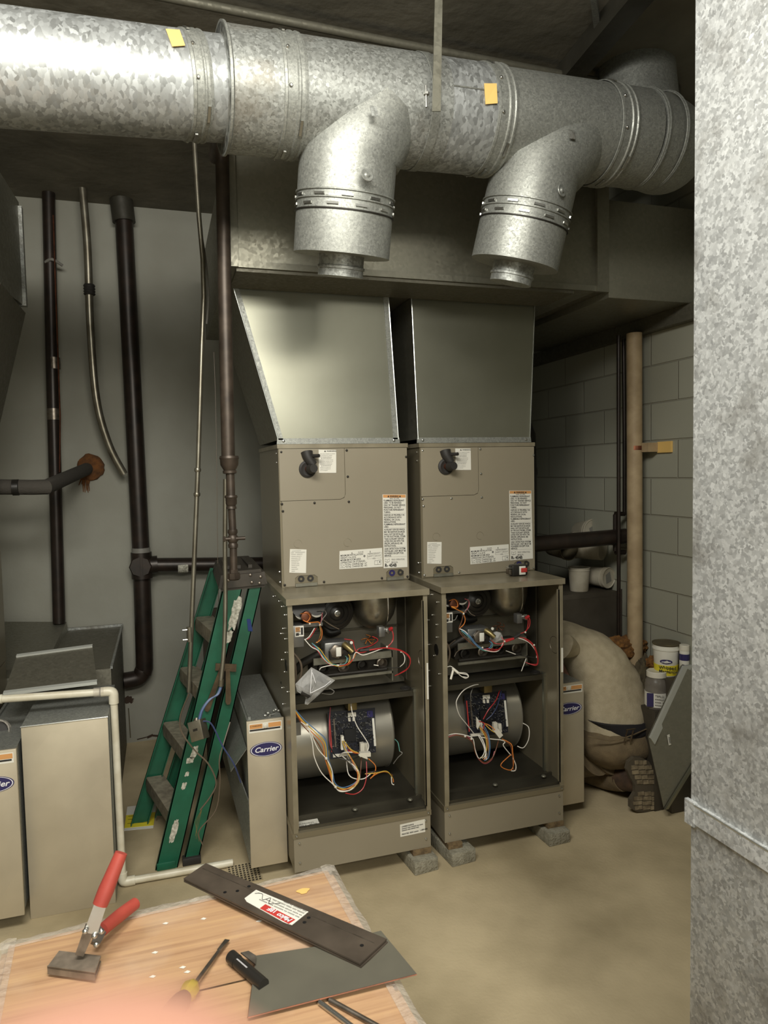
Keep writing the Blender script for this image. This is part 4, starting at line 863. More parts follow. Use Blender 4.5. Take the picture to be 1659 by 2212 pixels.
def tee(bot, knee, top, r, rs, sp):
    f = MB(); f.tube([bot, knee, knee+(top-knee)*.35, top], [r, r*.99, r*.98, r*.97], 56); tb = f.build('tee_branch', M['galv_fine'], RD)
    ax = (knee-bot).normalized(); L_ = (knee-bot).length
    for h in (.42, .53, .61):
        MB().lathe(bot+ax*(L_*h), ax, [(0, r), (.001, r+.003), (.004, r+.003), (.005, r)], 56, False).build('clamp_bead', M['galv_fine'] if h > .45 else M['black_metal'], tb)
    u = ax.orthogonal().normalized(); v = ax.cross(u); sl = MB()
    for k in range(22):
        an = k/22*2*PI; t = u*math.cos(an)+v*math.sin(an); h = (.48, .57)[k % 2]
        sl.obox(bot+ax*(L_*h)+t*(r+.001), ax.cross(t)*.016, ax*.003, t*.002)
    sl.build('clamp_slots', M['steel'], tb, kind='stuff')
    MB().lathe(bot-ax*.058, ax, [(0, rs*.93), (0, rs), (.02, rs), (.021, rs+.004), (.028, rs+.004), (.03, rs), (.07, rs)], 40).build('stub_collar', M['galv'], tb)
    return tb
def tee_dent(tb, c, n, r=.018):
    MB().lathe(c, n, [(0, r), (.002, r*.95), (.0015, r*.5), (.0055, r*.3), (.006, 0)], 20).build('test_plug', M['galv_fine'], tb)
b1 = pt(738, 553, y=-.45); k1 = pt(752, 345, y=-.51)
tp1 = V((.208, -.515, 2.545)); r1 = .139
tb1 = tee(b1, k1, tp1, r1, .066, 1); tee_dent(tb1, pt(793, 378, y=-.655), (.25,-1,.2))
b2_ = pt(1111, 572, y=-.42); k2 = pt(1156, 372, y=-.48)
tp2 = V((.872, -.468, 2.59)); tb2 = tee(b2_, k2, tp2, r1*1.0, .066, 1); tee_dent(tb2, pt(1213, 412, y=-.60), (.45,-1,.1))
for px, py, yy in ((808, 240, -.68), (1235, 290, -.62)):
    MB().obox(pt(px, py, y=yy), V((.009,0,0)), V((0,.0015,.001)), V((-.002,.001,.013))).build('saddle_tab', M['galv'], RD)

# hanger strap in front of the duct
HS = thing('hanger_strap', 'flat galvanised strap hanging in front of the round duct', 'strap', pt(943, 235, y=-.68))
MB().slab([pt(934, 240, y=-.69), pt(952, 240, y=-.69), pt(957, -60, y=-.69), pt(941, -60, y=-.69)], (0,1,0), .003).build('strap', M['sheet_dull'], HS)
MB().tube([pt(920, 185, y=-.70), pt(921, 232, y=-.70)], .003, 8).build('bolt', M['steel'], HS)
MB().lathe(pt(921, 205, y=-.70), (0,0,1), [(0,.008),(.006,.008)], 6).build('nut', M['steel'], HS)
bb = MB(); cc = along(A2, db, pt(930, 200, y=-.6).x-.02); bb.lathe(cc, db, [(0, rM+.001), (.001, rM+.0025), (.026, rM+.0025), (.027, rM+.001)], 64, False); bb.build('strap_ring', M['galv_fine'], HS)

# ceiling things
MB().tube([pt(300,-18,z=2.985), pt(830,88,z=2.985), pt(1345,186,z=2.985)], .014, 12).build('ceiling_pipe', M['sheet_dark'], **T('thin pipe along the dark ceiling just above the round duct', 'pipe'))
a_, b_ = pt(1250, 150, z=2.96), pt(1395, -20, z=2.96)
dd_ = (b_-a_).normalized()
MB().slab([a_-dd_*.25+V((-.03,0,0)), a_-dd_*.25+V((.05,0,0)), b_+dd_*.5+V((.05,0,0)), b_+dd_*.5+V((-.03,0,0))], (0,0,1), .068).build('ceiling_brace', M['duct_wrap'], **T('dark angled strip crossing the ceiling at the top right', 'brace'))
MB().tube([V((1.42,.0,3.02)), V((1.42,.02,2.88)), V((1.42,.02,2.78))], [.21,.21,.20], 40).build('riser_section', M['duct_wrap'], RD)
a_ = pt(1075*.3617+900, 5, z=2.99); 
MB().slab([pt(1275,0,z=3.0), pt(1288,0,z=3.0), pt(1300,75,z=3.0), pt(1285,80,z=3.0)], (0,0,1), .02).build('foil_tape_strip', M['galv_fine'], **T('torn strip of foil tape on the dark ceiling', 'tape'))

# ---------------------------------------------------------------- filter cabinets beside the furnaces
def badge(f, c, r_, u_, w_, h_, crop=None):
    n = V(r_).normalized().cross(V(u_).normalized()); r_ = V(r_).normalized(); u_ = V(u_).normalized()
    def ell(s, d): return [V(c)+n*d+r_*(w_/2*s*math.cos(t*2*PI/40))+u_*(h_/2*s*math.sin(t*2*PI/40)) for t in range(40)]
    o = MB().slab(ell(1, 0), n, .002).build('badge', M['blue_logo'], f)
    b = MB(); e1 = ell(.95, .0021); e2 = ell(.90, .0021)
    b.add(e1+e2, [(i,(i+1)%40,(i+1)%40+40,i+40) for i in range(40)]); b.build('badge_border', M['white_print'], o)
    text('badge_lettering', 'Carrier', V(c)+n*.0021-u_*(h_*.16), r_, u_, h_*.50, M['white_print'], o, bold=.018, shear=.25, align='CENTER', width=w_*.74)
    return o
def filter_cab(xa, xb, ya, z0, z1, label, side):
    f = thing('filter_cabinet', label, 'filter cabinet', ((xa+xb)/2, ya, z0), 'slim filter cabinets with an oval badge')
    MB().box((xa+.004, ya+.006, z0+.004), (xb-.004, ya+.62, z1-.004)).build('case_body', M['galv_fine'], f)
    dr = MB().box((xa, ya-.004, z0), (xb, ya+.006, z1), .0015).build('door', M['filter_metal'], f)
    MB().box((xa+.01, ya+.03, z1-.004), (xa+.02, ya+.6, z1+.006)).build('top_flange', M['galv_fine'], f)
    w_ = xb-xa
    lb = MB().box((xa+.008, ya-.0052, z1-.045), (xb-.008, ya-.004, z1-.010)).build('warning_strip', M['label'], dr)
    MB().box((xa+.011, ya-.0058, z1-.030), (xa+w_*.42, ya-.0052, z1-.013)).build('orange_band', M['label_or'], lb)
    MB().box((xa+w_*.58, ya-.0058, z1-.030), (xb-.011, ya-.0052, z1-.013)).build('orange_band', M['label_or'], lb)
    text('strip_print', 'A WARNING', (xa+.013, ya-.0060, z1-.022), (1,0,0), (0,0,1), .008, M['ink'], lb, width=w_*.3)
    MB().box((xa+.011, ya-.0058, z1-.038), (xb-.014, ya-.0052, z1-.032)).build('black_band', M['ink'], lb)
    MB().lathe(((xa+xb)/2, ya-.004, z1-.022), (0,-1,0), [(0,.009),(.006,.009),(.008,.006)], 16).build('door_knob', M['part_w'], dr)
    badge(dr, V(((xa+xb)/2, ya-.0042, z1-.112)), (1,0,0), (0,0,1), w_*.86, .054)
    return f
FC1 = filter_cab(-.143, -.004, .13, .05, .613, 'slim metal filter cabinet with oval blue badge between ladder and left furnace', 0)
MB().slab([V((-.143,.15,.50)), V((-.143,.75,.50)), V((-.20,.72,.40)), V((-.20,.2,.40))], (0,0,1), .004).build('side_baffle', M['galv_fine'], FC1)
MB().slab([V((-.200,.60,.30)), V((-.143,.15,.05)), V((-.143,.15,.30)), V((-.20,.60,.42))], (1,0,0), .004).build('open_flap', M['galv_fine'], FC1)
FC2 = filter_cab(1.165, 1.318, .15, .055, .597, 'slim metal filter cabinet with badge partly hidden by the right furnace', 1)
# loose screws on the left cabinet
for i, (x, y_) in enumerate(((-.06,.17),(-.052,.155),(-.068,.16),(-.045,.165),(-.03,.20),(-.02,.21),(-.012,.195),(-.055,.18))):
    b = MB(); a = random.uniform(0, 6); d = V((math.cos(a), math.sin(a), .25)).normalized(); p = V((x, y_, .617))
    b.tube([p, p+d*.016], [.0022,.001], 6); b.lathe(p, -d, [(0,.005),(.003,.005),(.004,.002)], 8)
    b.build('sheet_metal_screw', M['steel'], **T('loose screw in the small heap on top of the left filter cabinet', 'screw', 'loose screws on the filter cabinet'))

# ---------------------------------------------------------------- blocks and shims
def blk(cx, cy, rz, sx, sy, label):
    c, s_ = math.cos(rz), math.sin(rz)
    MB().obox((cx, cy, .026), V((c,s_,0))*sx/2, V((-s_,c,0))*sy/2, V((0,0,.026)), .004).build('concrete_block', M['block'], **T(label, 'concrete block', 'concrete blocks under the furnaces'))
def shim(cx, cy, rz, sx, sy, label):
    c, s_ = math.cos(rz), math.sin(rz)
    MB().obox((cx, cy, .0635), V((c,s_,0))*sx/2, V((-s_,c,0))*sy/2, V((0,0,.0110))).build('wood_shim', M['plywood'], **T(label, 'shim', 'wood shims on the blocks'))
blk(.488, .055, .10, .10, .2, 'concrete block under the right front corner of the left furnace')
shim(.495, .045, 0, .075, .10, 'wood shim on the block under the right front corner of the left furnace')
blk(.645, .07, .10, .105, .22, 'concrete block under the left front corner of the right furnace, at the gap between furnaces')
shim(.632, .06, 0, .06, .14, 'wood shim on the block under the left front corner of the right furnace')
blk(1.075, .06, .05, .10, .2, 'concrete block under the right front corner of the right furnace, nearest the kneeling person')
shim(1.085, .05, 0, .075, .10, 'wood shim on the block under the right front corner of the right furnace')
blk(.06, .6, 0, .2, .1, 'concrete block far under the back of the left furnace')
blk(1.05, .62, 0, .2, .1, 'concrete block far under the back of the right furnace')
blk(-.07, .45, 0, .1, .3, 'concrete block under the left filter cabinet')
blk(1.24, .5, 0, .1, .3, 'concrete block under the right filter cabinet')

# tape measure
tp = pt(1122, 1243, z=1.0865); tp = V((.99, .13, 1.0865))
TM = thing('tape_measure', 'black and red tape measure on top of the right furnace', 'tape measure', tp)
MB().box(tp+V((-.035,-.02,0)), tp+V((.04,.02,.048)), .009).build('case', M['plastic_blk'], TM)
MB().box(tp+V((-.003,-.0225,.006)), tp+V((.026,-.02,.042)), .001).build('side_plate', M['label'], TM)
MB().box(tp+V((.004,-.0245,.016)), tp+V((.032,-.0225,.034)), .001).build('red_emblem', M['red_ink'], TM)
MB().box(tp+V((-.0455,-.016,.008)), tp+V((-.035,.016,.03)), .002).build('tape_mouth', M['steel_dark'], TM)
MB().slab([tp+V((-.046,-.016,.034)), tp+V((-.02,-.016,.034)), tp+V((-.02,.016,.034)), tp+V((-.046,.016,.034))], (0,0,1), .003).build('belt_clip', M['steel'], TM)

# ---------------------------------------------------------------- pipes on the left
def vpipe(name, label, pts, r, m, fit=()):
    base = min(pts, key=lambda p: p.z); f = thing(name, label, 'pipe', base)
    MB().tube(pts, r, 20).build('pipe_run', M[m], f)
    return f
yb = 1.66
p_ = [pt(106, 440, y=yb), pt(113, 800, y=yb), pt(126, 1345, y=yb)]
vp1 = vpipe('vertical_pipe', 'black vertical pipe at the far left with tape patches and a thin copper line', [V((p_[0].x, yb, ZC)), p_[1], V((p_[2].x+.004, yb, .745))], .032, 'iron')
for py in (895, 785):
    q = pt(116, py, y=yb); MB().tube([q+V((0,0,-.03)), q+V((0,0,.03))], .0335, 20).build('tape_patch', M['steel_dark'], vp1)
q = pt(115, 565, y=yb); MB().tube([q+V((-.035,-.02,-.012)), q+V((0,-.04,0)), q+V((.045,-.01,-.02))], .008, 8, sm=5).build('cable_tie_bundle', M['w_grey'], vp1)
MB().tube([pt(115, 465, y=yb-.05), pt(121, 650, y=yb-.05), pt(130, 900, y=yb-.05), pt(129, 1020, y=yb-.05)], .004, 6).build('copper_line', M['copper'], vp1)
BP = thing('black_drain_pipe', 'thick black vertical pipe with a tee and a horizontal arm behind the ladder', 'pipe', V((-.55, yb, .45)))
q0, q1, q2 = pt(268, 480, y=yb), pt(305, 1200, y=yb), pt(312, 1425, y=yb)
MB().tube([V((q0.x-.01, yb, ZC)), q0], .060, 24).build('upper_sleeve', M['duct_wrap'], BP)
MB().tube([q0+V((0,0,.02)), q1], .047, 24).build('pipe_run', M['iron'], BP)
tq = pt(306, 1222, y=yb-.02)
MB().tube([tq+V((0,0,-.07)), tq+V((0,0,.075))], .056, 24).build('tee_fitting', M['iron'], BP)
MB().lathe(tq+V((-.005,0,0)), (0,-1,0), [(0,.06),(.05,.06),(.055,.055),(.055,.0)], 8).build('cleanout_cap', M['iron'], BP)
MB().tube([tq+V((.02,0,.0)), tq+V((.085,0,.002))], .05, 24).build('tee_arm', M['iron'], BP)
he = pt(570, 1218, y=yb-.02)
MB().tube([tq+V((.06,0,.0)), he], .040, 20).build('horizontal_run', M['iron'], BP)
qq = pt(396, 1222, y=yb-.02); MB().tube([qq+V((-.03,0,0)), qq+V((.025,0,0))], .0412, 20).build('torn_label', M['paint_drip'], BP)
MB().tube([q1, q2, q2+V((-.01,0,-.06)), q2+V((-.035,0,-.10)), V((-.648,yb,q2.z-.11))], .047, 24, sm=4).build('lower_bend', M['iron'], BP)
MB().tube([tq+V((0,0,.06)), tq+V((0,0,.10))], .049, 24).build('tape_patch', M['w_grey'], BP)
HO = thing('ribbed_hose', 'thin glossy pipe bending toward the black pipe on the back wall', 'pipe', pt(265, 1025, y=1.6))
MB().tube([pt(170, 330, y=1.55), pt(188, 520, y=1.56), pt(195, 700, y=1.57), pt(208, 860, y=1.58), pt(235, 960, y=1.6), pt(268, 1024, y=1.62)], .020, 16, sm=6).build('pipe_run', M['conduit'], HO)
q = pt(193, 625, y=1.565); MB().lathe(q+V((0,0,-.03)), (0,0,1), [(0,.026),(.005,.03),(.012,.026),(.018,.03),(.026,.026),(.032,.03),(.04,.026),(.047,.03),(.055,.026)], 16).build('coupling', M['rubber'], HO)
# insulated line into the wall
IL = thing('insulated_line', 'grey foam insulated line entering the back wall through a rusty hole', 'pipe', pt(110, 1050, y=.95))
a0, a1, a2 = pt(-80, 1052, y=.95), pt(100, 1052, y=1.0), pt(190, 1012, y=1.75)
MB().tube([a0, a0+(a1-a0)*.5, a1-V((.06,0,0)), a1, a1+(a2-a1)*.12, a2], .034, 20).build('foam_sleeve', M['insul_blk'], IL)
q = pt(34, 1053, y=.97); MB().tube([q+V((-.012,0,0)), q+V((.012,0,0))], .0362, 20).build('tape_band', M['plastic_blk'], IL)
b = MB(); q = pt(195, 1010, y=1.745); b.lathe(q, (0,-1,0), [(0,.075),(.015,.07),(.025,.055),(.03,.04)], 24)
for v in b.bm.verts: v.co += noise.noise_vector(v.co*30)*.012
rst = b.build('rusty_foam_ring', M['rust'], IL)
b = MB()
for i in range(9):
    p = q+V((random.uniform(-.045,.0), .0, -.05)); b.tube([p, p+V((random.uniform(-.02,.01), .002, random.uniform(-.03,-.09)))], [.006,.002], 5)
b.build('rust_drips', M['rust'], IL, kind='stuff')
MB().ball(pt(184, 1007, y=1.70), .008, 2).build('white_bead', M['white_print'], IL)  # small plain white ball at the mouth of the hole
# grey conduits
C1 = thing('electrical_conduit', 'long thin grey conduit dropping from the ceiling left of the brown gas pipe', 'conduit', pt(408, 1495, y=.45))
c1p = [V((-.245,.45,ZC)), pt(420, 310, y=.45), pt(430, 470, y=.45), pt(438, 560, y=.45), pt(440, 640, y=.45), pt(436, 740, y=.45), pt(428, 1000, y=.45), pt(418, 1250, y=.45), pt(408, 1495, y=.45)]
MB().tube(c1p, .0095, 12).build('conduit_run', M['conduit'], C1)
for py in (1015, 1068):
    q = pt(427-(py-1015)*.03, py, y=.45); MB().lathe(q+V((0,0,-.008)), (0,0,1), [(0,.011),(.004,.013),(.012,.013),(.016,.011)], 14).build('coupling', M['conduit'], C1)
q = pt(410, 1370, y=.45); cl = MB().tube([q+V((0,0,-.03)), q+V((0,0,.03))], .0125, 14).build('pipe_clamp', M['conduit'], C1)
for dz in (-.02, .02): MB().tube([q+V((0,-.005,dz)), q+V((-.028,-.005,dz))], .003, 8).build('clamp_screw', M['steel'], cl)
MB().tube([pt(430, 480, y=.47), pt(444, 560, y=.47), pt(450, 640, y=.47), pt(446, 700, y=.47)], .004, 8, sm=4).build('thin_cable', M['w_grey'], C1)
C2 = thing('flexible_conduit', 'grey conduit ending in front of the ladder with blue wires to a hanging box', 'conduit', pt(476, 1470, y=.2))
MB().tube([pt(487, 1035, y=.22), pt(486, 1180, y=.22), pt(487, 1300, y=.22), pt(484, 1400, y=.21), pt(477, 1472, y=.2)], .0085, 12, sm=4).build('conduit_run', M['conduit'], C2)
MB().tube([pt(478, 1468, y=.2), pt(477, 1482, y=.2)], .010, 12).build('conduit_end', M['conduit'], C2)
for k, c in enumerate(('navy', 'blue', 'navy')):
    d = V((.004*(k-1), 0, 0)); wire(C2, c, [pt(478, 1480, y=.2)+d, pt(470, 1500, y=.19)+d, pt(452, 1512, y=.18)+d, pt(436, 1535, y=.17)+d, pt(429, 1562, y=.16)+d], r=.0025)
# hanging junction box
jbc = pt(429, 1577, y=.16)
JB = thing('junction_box', 'small square metal electrical box hanging in front of the green ladder', 'electrical box', jbc)
ux = V((.022,-.010,.008)); uy = V((.012,.022,-.006)); uz = V((-.006,.010,.034))
MB().obox(jbc, ux, uy, uz, .002).build('box_body', M['conduit'], JB)
MB().lathe(jbc+uz*.95, (0,0,1), [(0,.012),(.004,.012),(.008,.009),(.004,.007)], 14).build('box_connector', M['steel_dark'], JB)
MB().obox(jbc-uy*1.01+uz*.1, ux*.35, uy*.02, uz*.12).build('knockout_slot', M['black_metal'], JB)
wire(JB, 'navy', [jbc+V((0,0,.03)), pt(455, 1562, y=.15), pt(480, 1610, y=.12), pt(505, 1650, y=.08), pt(520, 1690, y=.1)], r=.003)
# dangling grey cables
CB = MB(); CB.tube([pt(408, 1500, y=.42), pt(390, 1545, y=.3), pt(392, 1580, y=.22), pt(420, 1620, y=.18), pt(450, 1650, y=.16), pt(467, 1690, y=.16), pt(455, 1720, y=.16), pt(432, 1750, y=.16)], .003, 6, sm=6)
CB.build('dangling_cable', M['w_cable'], **T('brown cable looping out of the long conduit, frayed at its end over the ladder', 'cable'))
MB().tube([pt(497, 1560, y=.2), pt(485, 1600, y=.17), pt(474, 1640, y=.15), pt(475, 1690, y=.15), pt(466, 1750, y=.15), pt(430, 1795, y=.15), pt(438, 1825, y=.15)], .0025, 6, sm=6).build('dangling_cable', M['w_cable'], **T('thin cable hanging down the right rail of the ladder and kinking near its foot', 'cable'))
for k in range(4):
    MB().tube([pt(436, 1748, y=.15), pt(430-3*k, 1775, y=.15), pt(424-4*k+k*k*2, 1800+6*k, y=.15)], .0008, 4).build('bare_strand', M['brass'], **T('fine bare strand splayed from the frayed brown cable', 'wire', 'frayed wire strands over the ladder'))

# brown gas pipe with reducers and valve
GP = thing('gas_pipe', 'brown iron gas pipe with reducers and a shutoff valve beside the coil cabinet', 'pipe', pt(505, 1252, y=-.05))
yg = -.05
G = lambda px, py: pt(px, py, y=yg)
MB().tube([V((G(481,330).x, .25, 2.70)), V((G(481,330).x, .0, 2.70)), V((G(481,330).x, yg, 2.66)), G(481, 400), G(485, 600), G(493, 985)], .0225, 20).build('large_pipe', M['iron_brown'], GP)
q = G(495, 985); MB().lathe(q, (0,0,-1), [(0,.031),(.008,.033),(.012,.031),(.03,.03),(.048,.02),(.05,.023),(.058,.023),(.06,.018)], 24).build('bell_reducer', M['iron_brown'], GP)
MB().tube([G(497, 1020), G(499, 1075)], .0145, 16).build('pipe_nipple', M['iron_brown'], GP)
q = G(499, 1070); MB().lathe(q, (0,0,-1), [(0,.02),(.006,.022),(.01,.019),(.028,.019),(.036,.014),(.04,.017),(.046,.017)], 20).build('reducer', M['iron_brown'], GP)
MB().tube([G(500, 1095), G(503, 1152)], .0125, 16).build('pipe_nipple', M['iron_brown'], GP)
q = G(503, 1163); va = MB().lathe(q+V((0,0,.03)), (0,0,-1), [(0,.016),(.01,.017),(.018,.013),(.025,.018),(.038,.018),(.045,.013),(.052,.017),(.062,.016)], 20).build('gas_valve', M['iron_brown'], GP)
MB().tube([q+V((-.03,-.01,-.0)), q+V((.04,-.01,.0))], .006, 10).build('valve_stem', M['iron_brown'], va)
MB().lathe(q+V((-.026,-.01,0)), (-1,0,0), [(0,.010),(.008,.010)], 6).build('valve_nut', M['iron_brown'], va)
MB().tube([G(504, 1180), G(505, 1235)], .0125, 16).build('pipe_nipple', M['iron_brown'], GP)
MB().lathe(G(505, 1230), (0,0,-1), [(0,.014),(.012,.015),(.013,.021),(.032,.021),(.036,.017)], 8).build('end_cap', M['iron_brown'], GP)
MB().tube([pt(462, 760, y=.6), pt(466, 880, y=.6), pt(468, 1000, y=.6), pt(470, 1180, y=.6), pt(472, 1300, y=.6)], .0012, 5, sm=4).build('hanging_wire', M['w_cable'], **T('hair thin wire hanging beside the brown gas pipe', 'wire'))

# ---------------------------------------------------------------- green stepladder
LD = thing('step_ladder', 'folded green fibreglass stepladder with a dark top leaning by the pipes', 'ladder', V((-.42, .45, 0)))
def rail(p0, p1, wv, tk, name='side_rail', m='green'):
    o = MB(); wv = V(wv); n = V((0, tk, 0)); q = [p0-wv/2, p0+wv/2, p1+wv*.9/2, p1-wv*.9/2]
    o.slab(q, (0,1,0), .003)
    for s_ in (-1, 1):
        e0_, e1_ = p0+wv*.5*s_, p1+wv*.45*s_
        o.hexa([e0_, e0_+V((.004*-s_,0,0)), e0_+V((.004*-s_,tk,0)), e0_+V((0,tk,0)), e1_, e1_+V((.004*-s_,0,0)), e1_+V((.004*-s_,tk,0)), e1_+V((0,tk,0))])
    return o.build(name, M[m], LD)
yn = .32; Y = lambda px, py, y=yn: pt(px, py, y=y)
rail(V((-.448, yn, .0)), V((-.150, yn, 1.12)), (.082,0,-.01), .028)
rail(V((-.352, yn+.01, .02)), V((-.060, yn+.01, 1.12)), (.055,0,-.008), .025)
rail(V((-.56, yn+.42, .0)), V((-.19, yn+.36, 1.12)), (.07,0,-.01), -.028)
rail(V((-.47, yn+.42, .02)), V((-.10, yn+.36, 1.12)), (.045,0,-.008), -.025)
cp = thing  # cap
b = MB(); capz = 1.10
b.hexa([V((-.215,yn-.012,1.075)), V((-.02,yn-.012,1.082)), V((-.02,yn+.38,1.10)), V((-.215,yn+.38,1.10)), V((-.20,yn-.012,1.15)), V((-.035,yn-.012,1.155)), V((-.04,yn+.38,1.168)), V((-.19,yn+.38,1.168))])
bmesh.ops.bevel(b.bm, geom=b.bm.edges[:], offset=.012, segments=2, affect='EDGES')
cap = b.build('top_cap', M['ladder_cap'], LD)
for i in range(3): MB().box((-.18+.045*i, yn+.05, 1.155), (-.165+.045*i, yn+.32, 1.1685)).build('cap_rib', M['ladder_cap'], cap)
for x, z in ((-.09,1.135),(-.05,1.125),(-.085,1.105),(-.055,1.10),(-.175,1.12)):
    MB().ball(V((x, yn-.014, z)), (.007,.005,.007), 1).build('rivet', M['steel_dark'], cap)
for i, z in enumerate((.20, .44, .68, .90)):
    t_ = z/1.12; xn = -.448+.298*t_; xf = -.56+.37*t_
    MB().hexa([V((xn-.035,yn+.003,z)), V((xn+.05,yn+.003,z)), V((xf+.05,yn+.42-.06*t_,z)), V((xf-.035,yn+.42-.06*t_,z)), V((xn-.035,yn+.003,z+.012)), V((xn+.05,yn+.003,z+.012)), V((xf+.05,yn+.42-.06*t_,z+.012)), V((xf-.035,yn+.42-.06*t_,z+.012))]) if False else None
    b = MB(); b.hexa([V((xn-.03,yn+.004,z-.045)), V((xn-.022,yn+.004,z-.045)), V((xf-.022,yn+.41-.06*t_,z-.045)), V((xf-.03,yn+.41-.06*t_,z-.045)), V((xn-.03,yn+.004,z+.012)), V((xn+.045,yn+.004,z+.012)), V((xf+.045,yn+.41-.06*t_,z+.012)), V((xf-.03,yn+.41-.06*t_,z+.012))])
    b.build('step', M['tread'], LD)
sb = pt(497, 1440, y=yn-.008)
MB().slab([sb+V((-.055,0,.02)), sb+V((.025,0,.008)), sb+V((.022,0,-.022)), sb+V((-.058,0,-.008))], (0,-1,0), .004).build('spreader_plate', M['bracket'], LD)
for (p, q) in ((pt(478, 1445, y=yn-.014), pt(448, 1530, y=yn-.014)), (pt(492, 1445, y=yn-.014), pt(493, 1515, y=yn-.014))):
    d = (q-p).normalized(); s_ = d.cross(V((0,1,0))).normalized()*.011
    MB().slab([p-s_*.7, p+s_*.7, q+s_, q+s_*.5+d*.012, q-s_*.5+d*.012, q-s_], (0,-1,0), .004).build('spreader_arm', M['bracket'], LD)
def blotch(name, cx, cy, w_, h_, lean, m, parent, y=yn-.0015, seed=0):
    rd = random.Random(seed); c = pt(cx, cy, y=y); pts = []
    n = 26
    for k in range(n):
        a = k/n*2*PI; q = .78+.3*rd.random(); sx = max(-1, min(1, 1.25*math.cos(a))); sz = max(-1, min(1, 1.15*math.sin(a)))
        pts.append(c+V((w_*sx*q+lean*h_*sz*q, 0, h_*sz*q)))
    return MB().slab(pts, (0,-1,0), .0006).build(name, m, parent)
blotch('torn_sticker', 508, 1325, .018, .068, .27, M['paint_drip'], LD, seed=1)
blotch('torn_sticker', 494, 1375, .014, .025, .27, M['paint_drip'], LD, seed=9)
blotch('paint_splash', 420, 1625, .012, .025, .3, M['paint_drip'], LD, seed=2)
blotch('paint_splash', 411, 1642, .015, .012, .3, M['paint_drip'], LD, seed=3)
blotch('paint_splash', 404, 1672, .008, .009, .3, M['paint_drip'], LD, seed=4)
blotch('paint_splash', 397, 1698, .009, .014, .3, M['paint_drip'], LD, seed=5)
blotch('paint_splash', 376, 1795, .012, .045, .3, M['paint_drip'], LD, seed=6)
MB().slab([pt(533,1337,y=yn+.006), pt(541,1337,y=yn+.006), pt(546,1364,y=yn+.006), pt(536,1363,y=yn+.006)], (0,-1,0), .001).build('blue_tape', M['blue_tape'], LD)
for x in (-.448, -.352): MB().box((x-.035, yn-.004, 0), (x+.035, yn+.03, .03), .003).build('rubber_foot', M['rubber'] if x > -.4 else M['green'], LD)
MB().box((-.235,1.2,.004), (-.06,1.24,.842)).build('dark_board', M['box_dark'], **T('dark board standing behind the ladder by the back wall', 'board'))

# ---------------------------------------------------------------- white pvc drain
PV = thing('pvc_drain_pipe', 'white plastic drain pipe with elbows around the tan metal box', 'pipe', V((-.605, .256, 0)))
yp = .256
MB().tube([V((-1.35, yp, .775)), V((-.655, yp, .747))], .0135, 18).build('top_run', M['pvc'], PV)
MB().tube([V((-1.02, yp, .762)), V((-.972, yp, .760))], .0165, 18).build('coupling', M['pvc'], PV)
MB().tube([V((-.675, yp, .748)), V((-.64, yp, .747))], .0175, 18).build('clear_collar', M['film'], PV)
MB().tube([V((-.65, yp, .747)), V((-.622, yp, .746)), V((-.609, yp, .738)), V((-.6075, yp, .715)), V((-.6075, yp, .70))], .0175, 18, sm=4).build('elbow', M['pvc'], PV)
MB().tube([V((-.6075, yp, .73)), V((-.604, yp, .04))], .0135, 18).build('down_run', M['pvc'], PV)
MB().tube([V((-.604, yp, .055)), V((-.604, yp, .028)), V((-.592, yp, .018)), V((-.56, yp, .018))], .0175, 18, sm=4).build('elbow', M['pvc'], PV)
MB().tube([V((-.575, yp, .0175)), V((-.20, yp-.005, .0175))], .0135, 18).build('floor_run', M['pvc'], PV)
# floor grate
FG = thing('floor_drain_grate', 'small perforated drain grate in the floor below the filter cabinet', 'drain grate', V((-.165, .19, 0)))
MB().box((-.225, .12, 0), (-.10, .26, .003)).build('grate_frame', M['floor'], FG)
b = MB()
for i in range(9):
    for j in range(9): b.box((-.220+.0133*i, .125+.0146*j, .003), (-.212+.0133*i, .134+.0146*j, .0036))
b.build('grate_holes', M['box_dark'], FG, kind='stuff')

# ---------------------------------------------------------------- left group
BX = thing('metal_box', 'tall tan brushed sheet metal box in front of the white drain pipe', 'metal box', V((-.76, .16, 0)))
MB().box((-.902, .168, .004), (-.622, .56, .684), .002).build('box_body', M['galv_fine'], BX)
bf = MB().box((-.901, .158, .0), (-.623, .168, .682), .0015).build('front_door', M['filter_metal'], BX)
MB().tube([V((-.902,.157,.684)), V((-.622,.157,.684))], .0028, 8).build('hem_edge', M['edge'], BX)
MB().box((-.624, .30, .02), (-.616, .33, .66)).build('side_seam', M['galv_fine'], BX)
RB = thing('return_duct', 'grey sheet metal return duct box against the back wall behind the drain pipe', 'duct', V((-.9, 1.2, 0)))
MB().box((-1.6, .80, .005), (-.652, 1.71, .69), .002).build('duct_body', M['sheet_dark'], RB)
b = MB(); b.box((-.95, 1.70, .688), (-.648, 1.715, .703)); b.box((-.655, .80, .688), (-.645, 1.71, .70)); b.build('top_cleat', M['galv'], RB)
MB().hexa([V((-1.6,.95,.69)), V((-.93,.95,.69)), V((-.93,1.70,.69)), V((-1.6,1.70,.69)), V((-1.6,1.0,.70)), V((-.935,1.0,.70)), V((-.935,1.70,.74)), V((-1.6,1.70,.80))]).build('sloped_collar', M['sheet_dull'], RB)
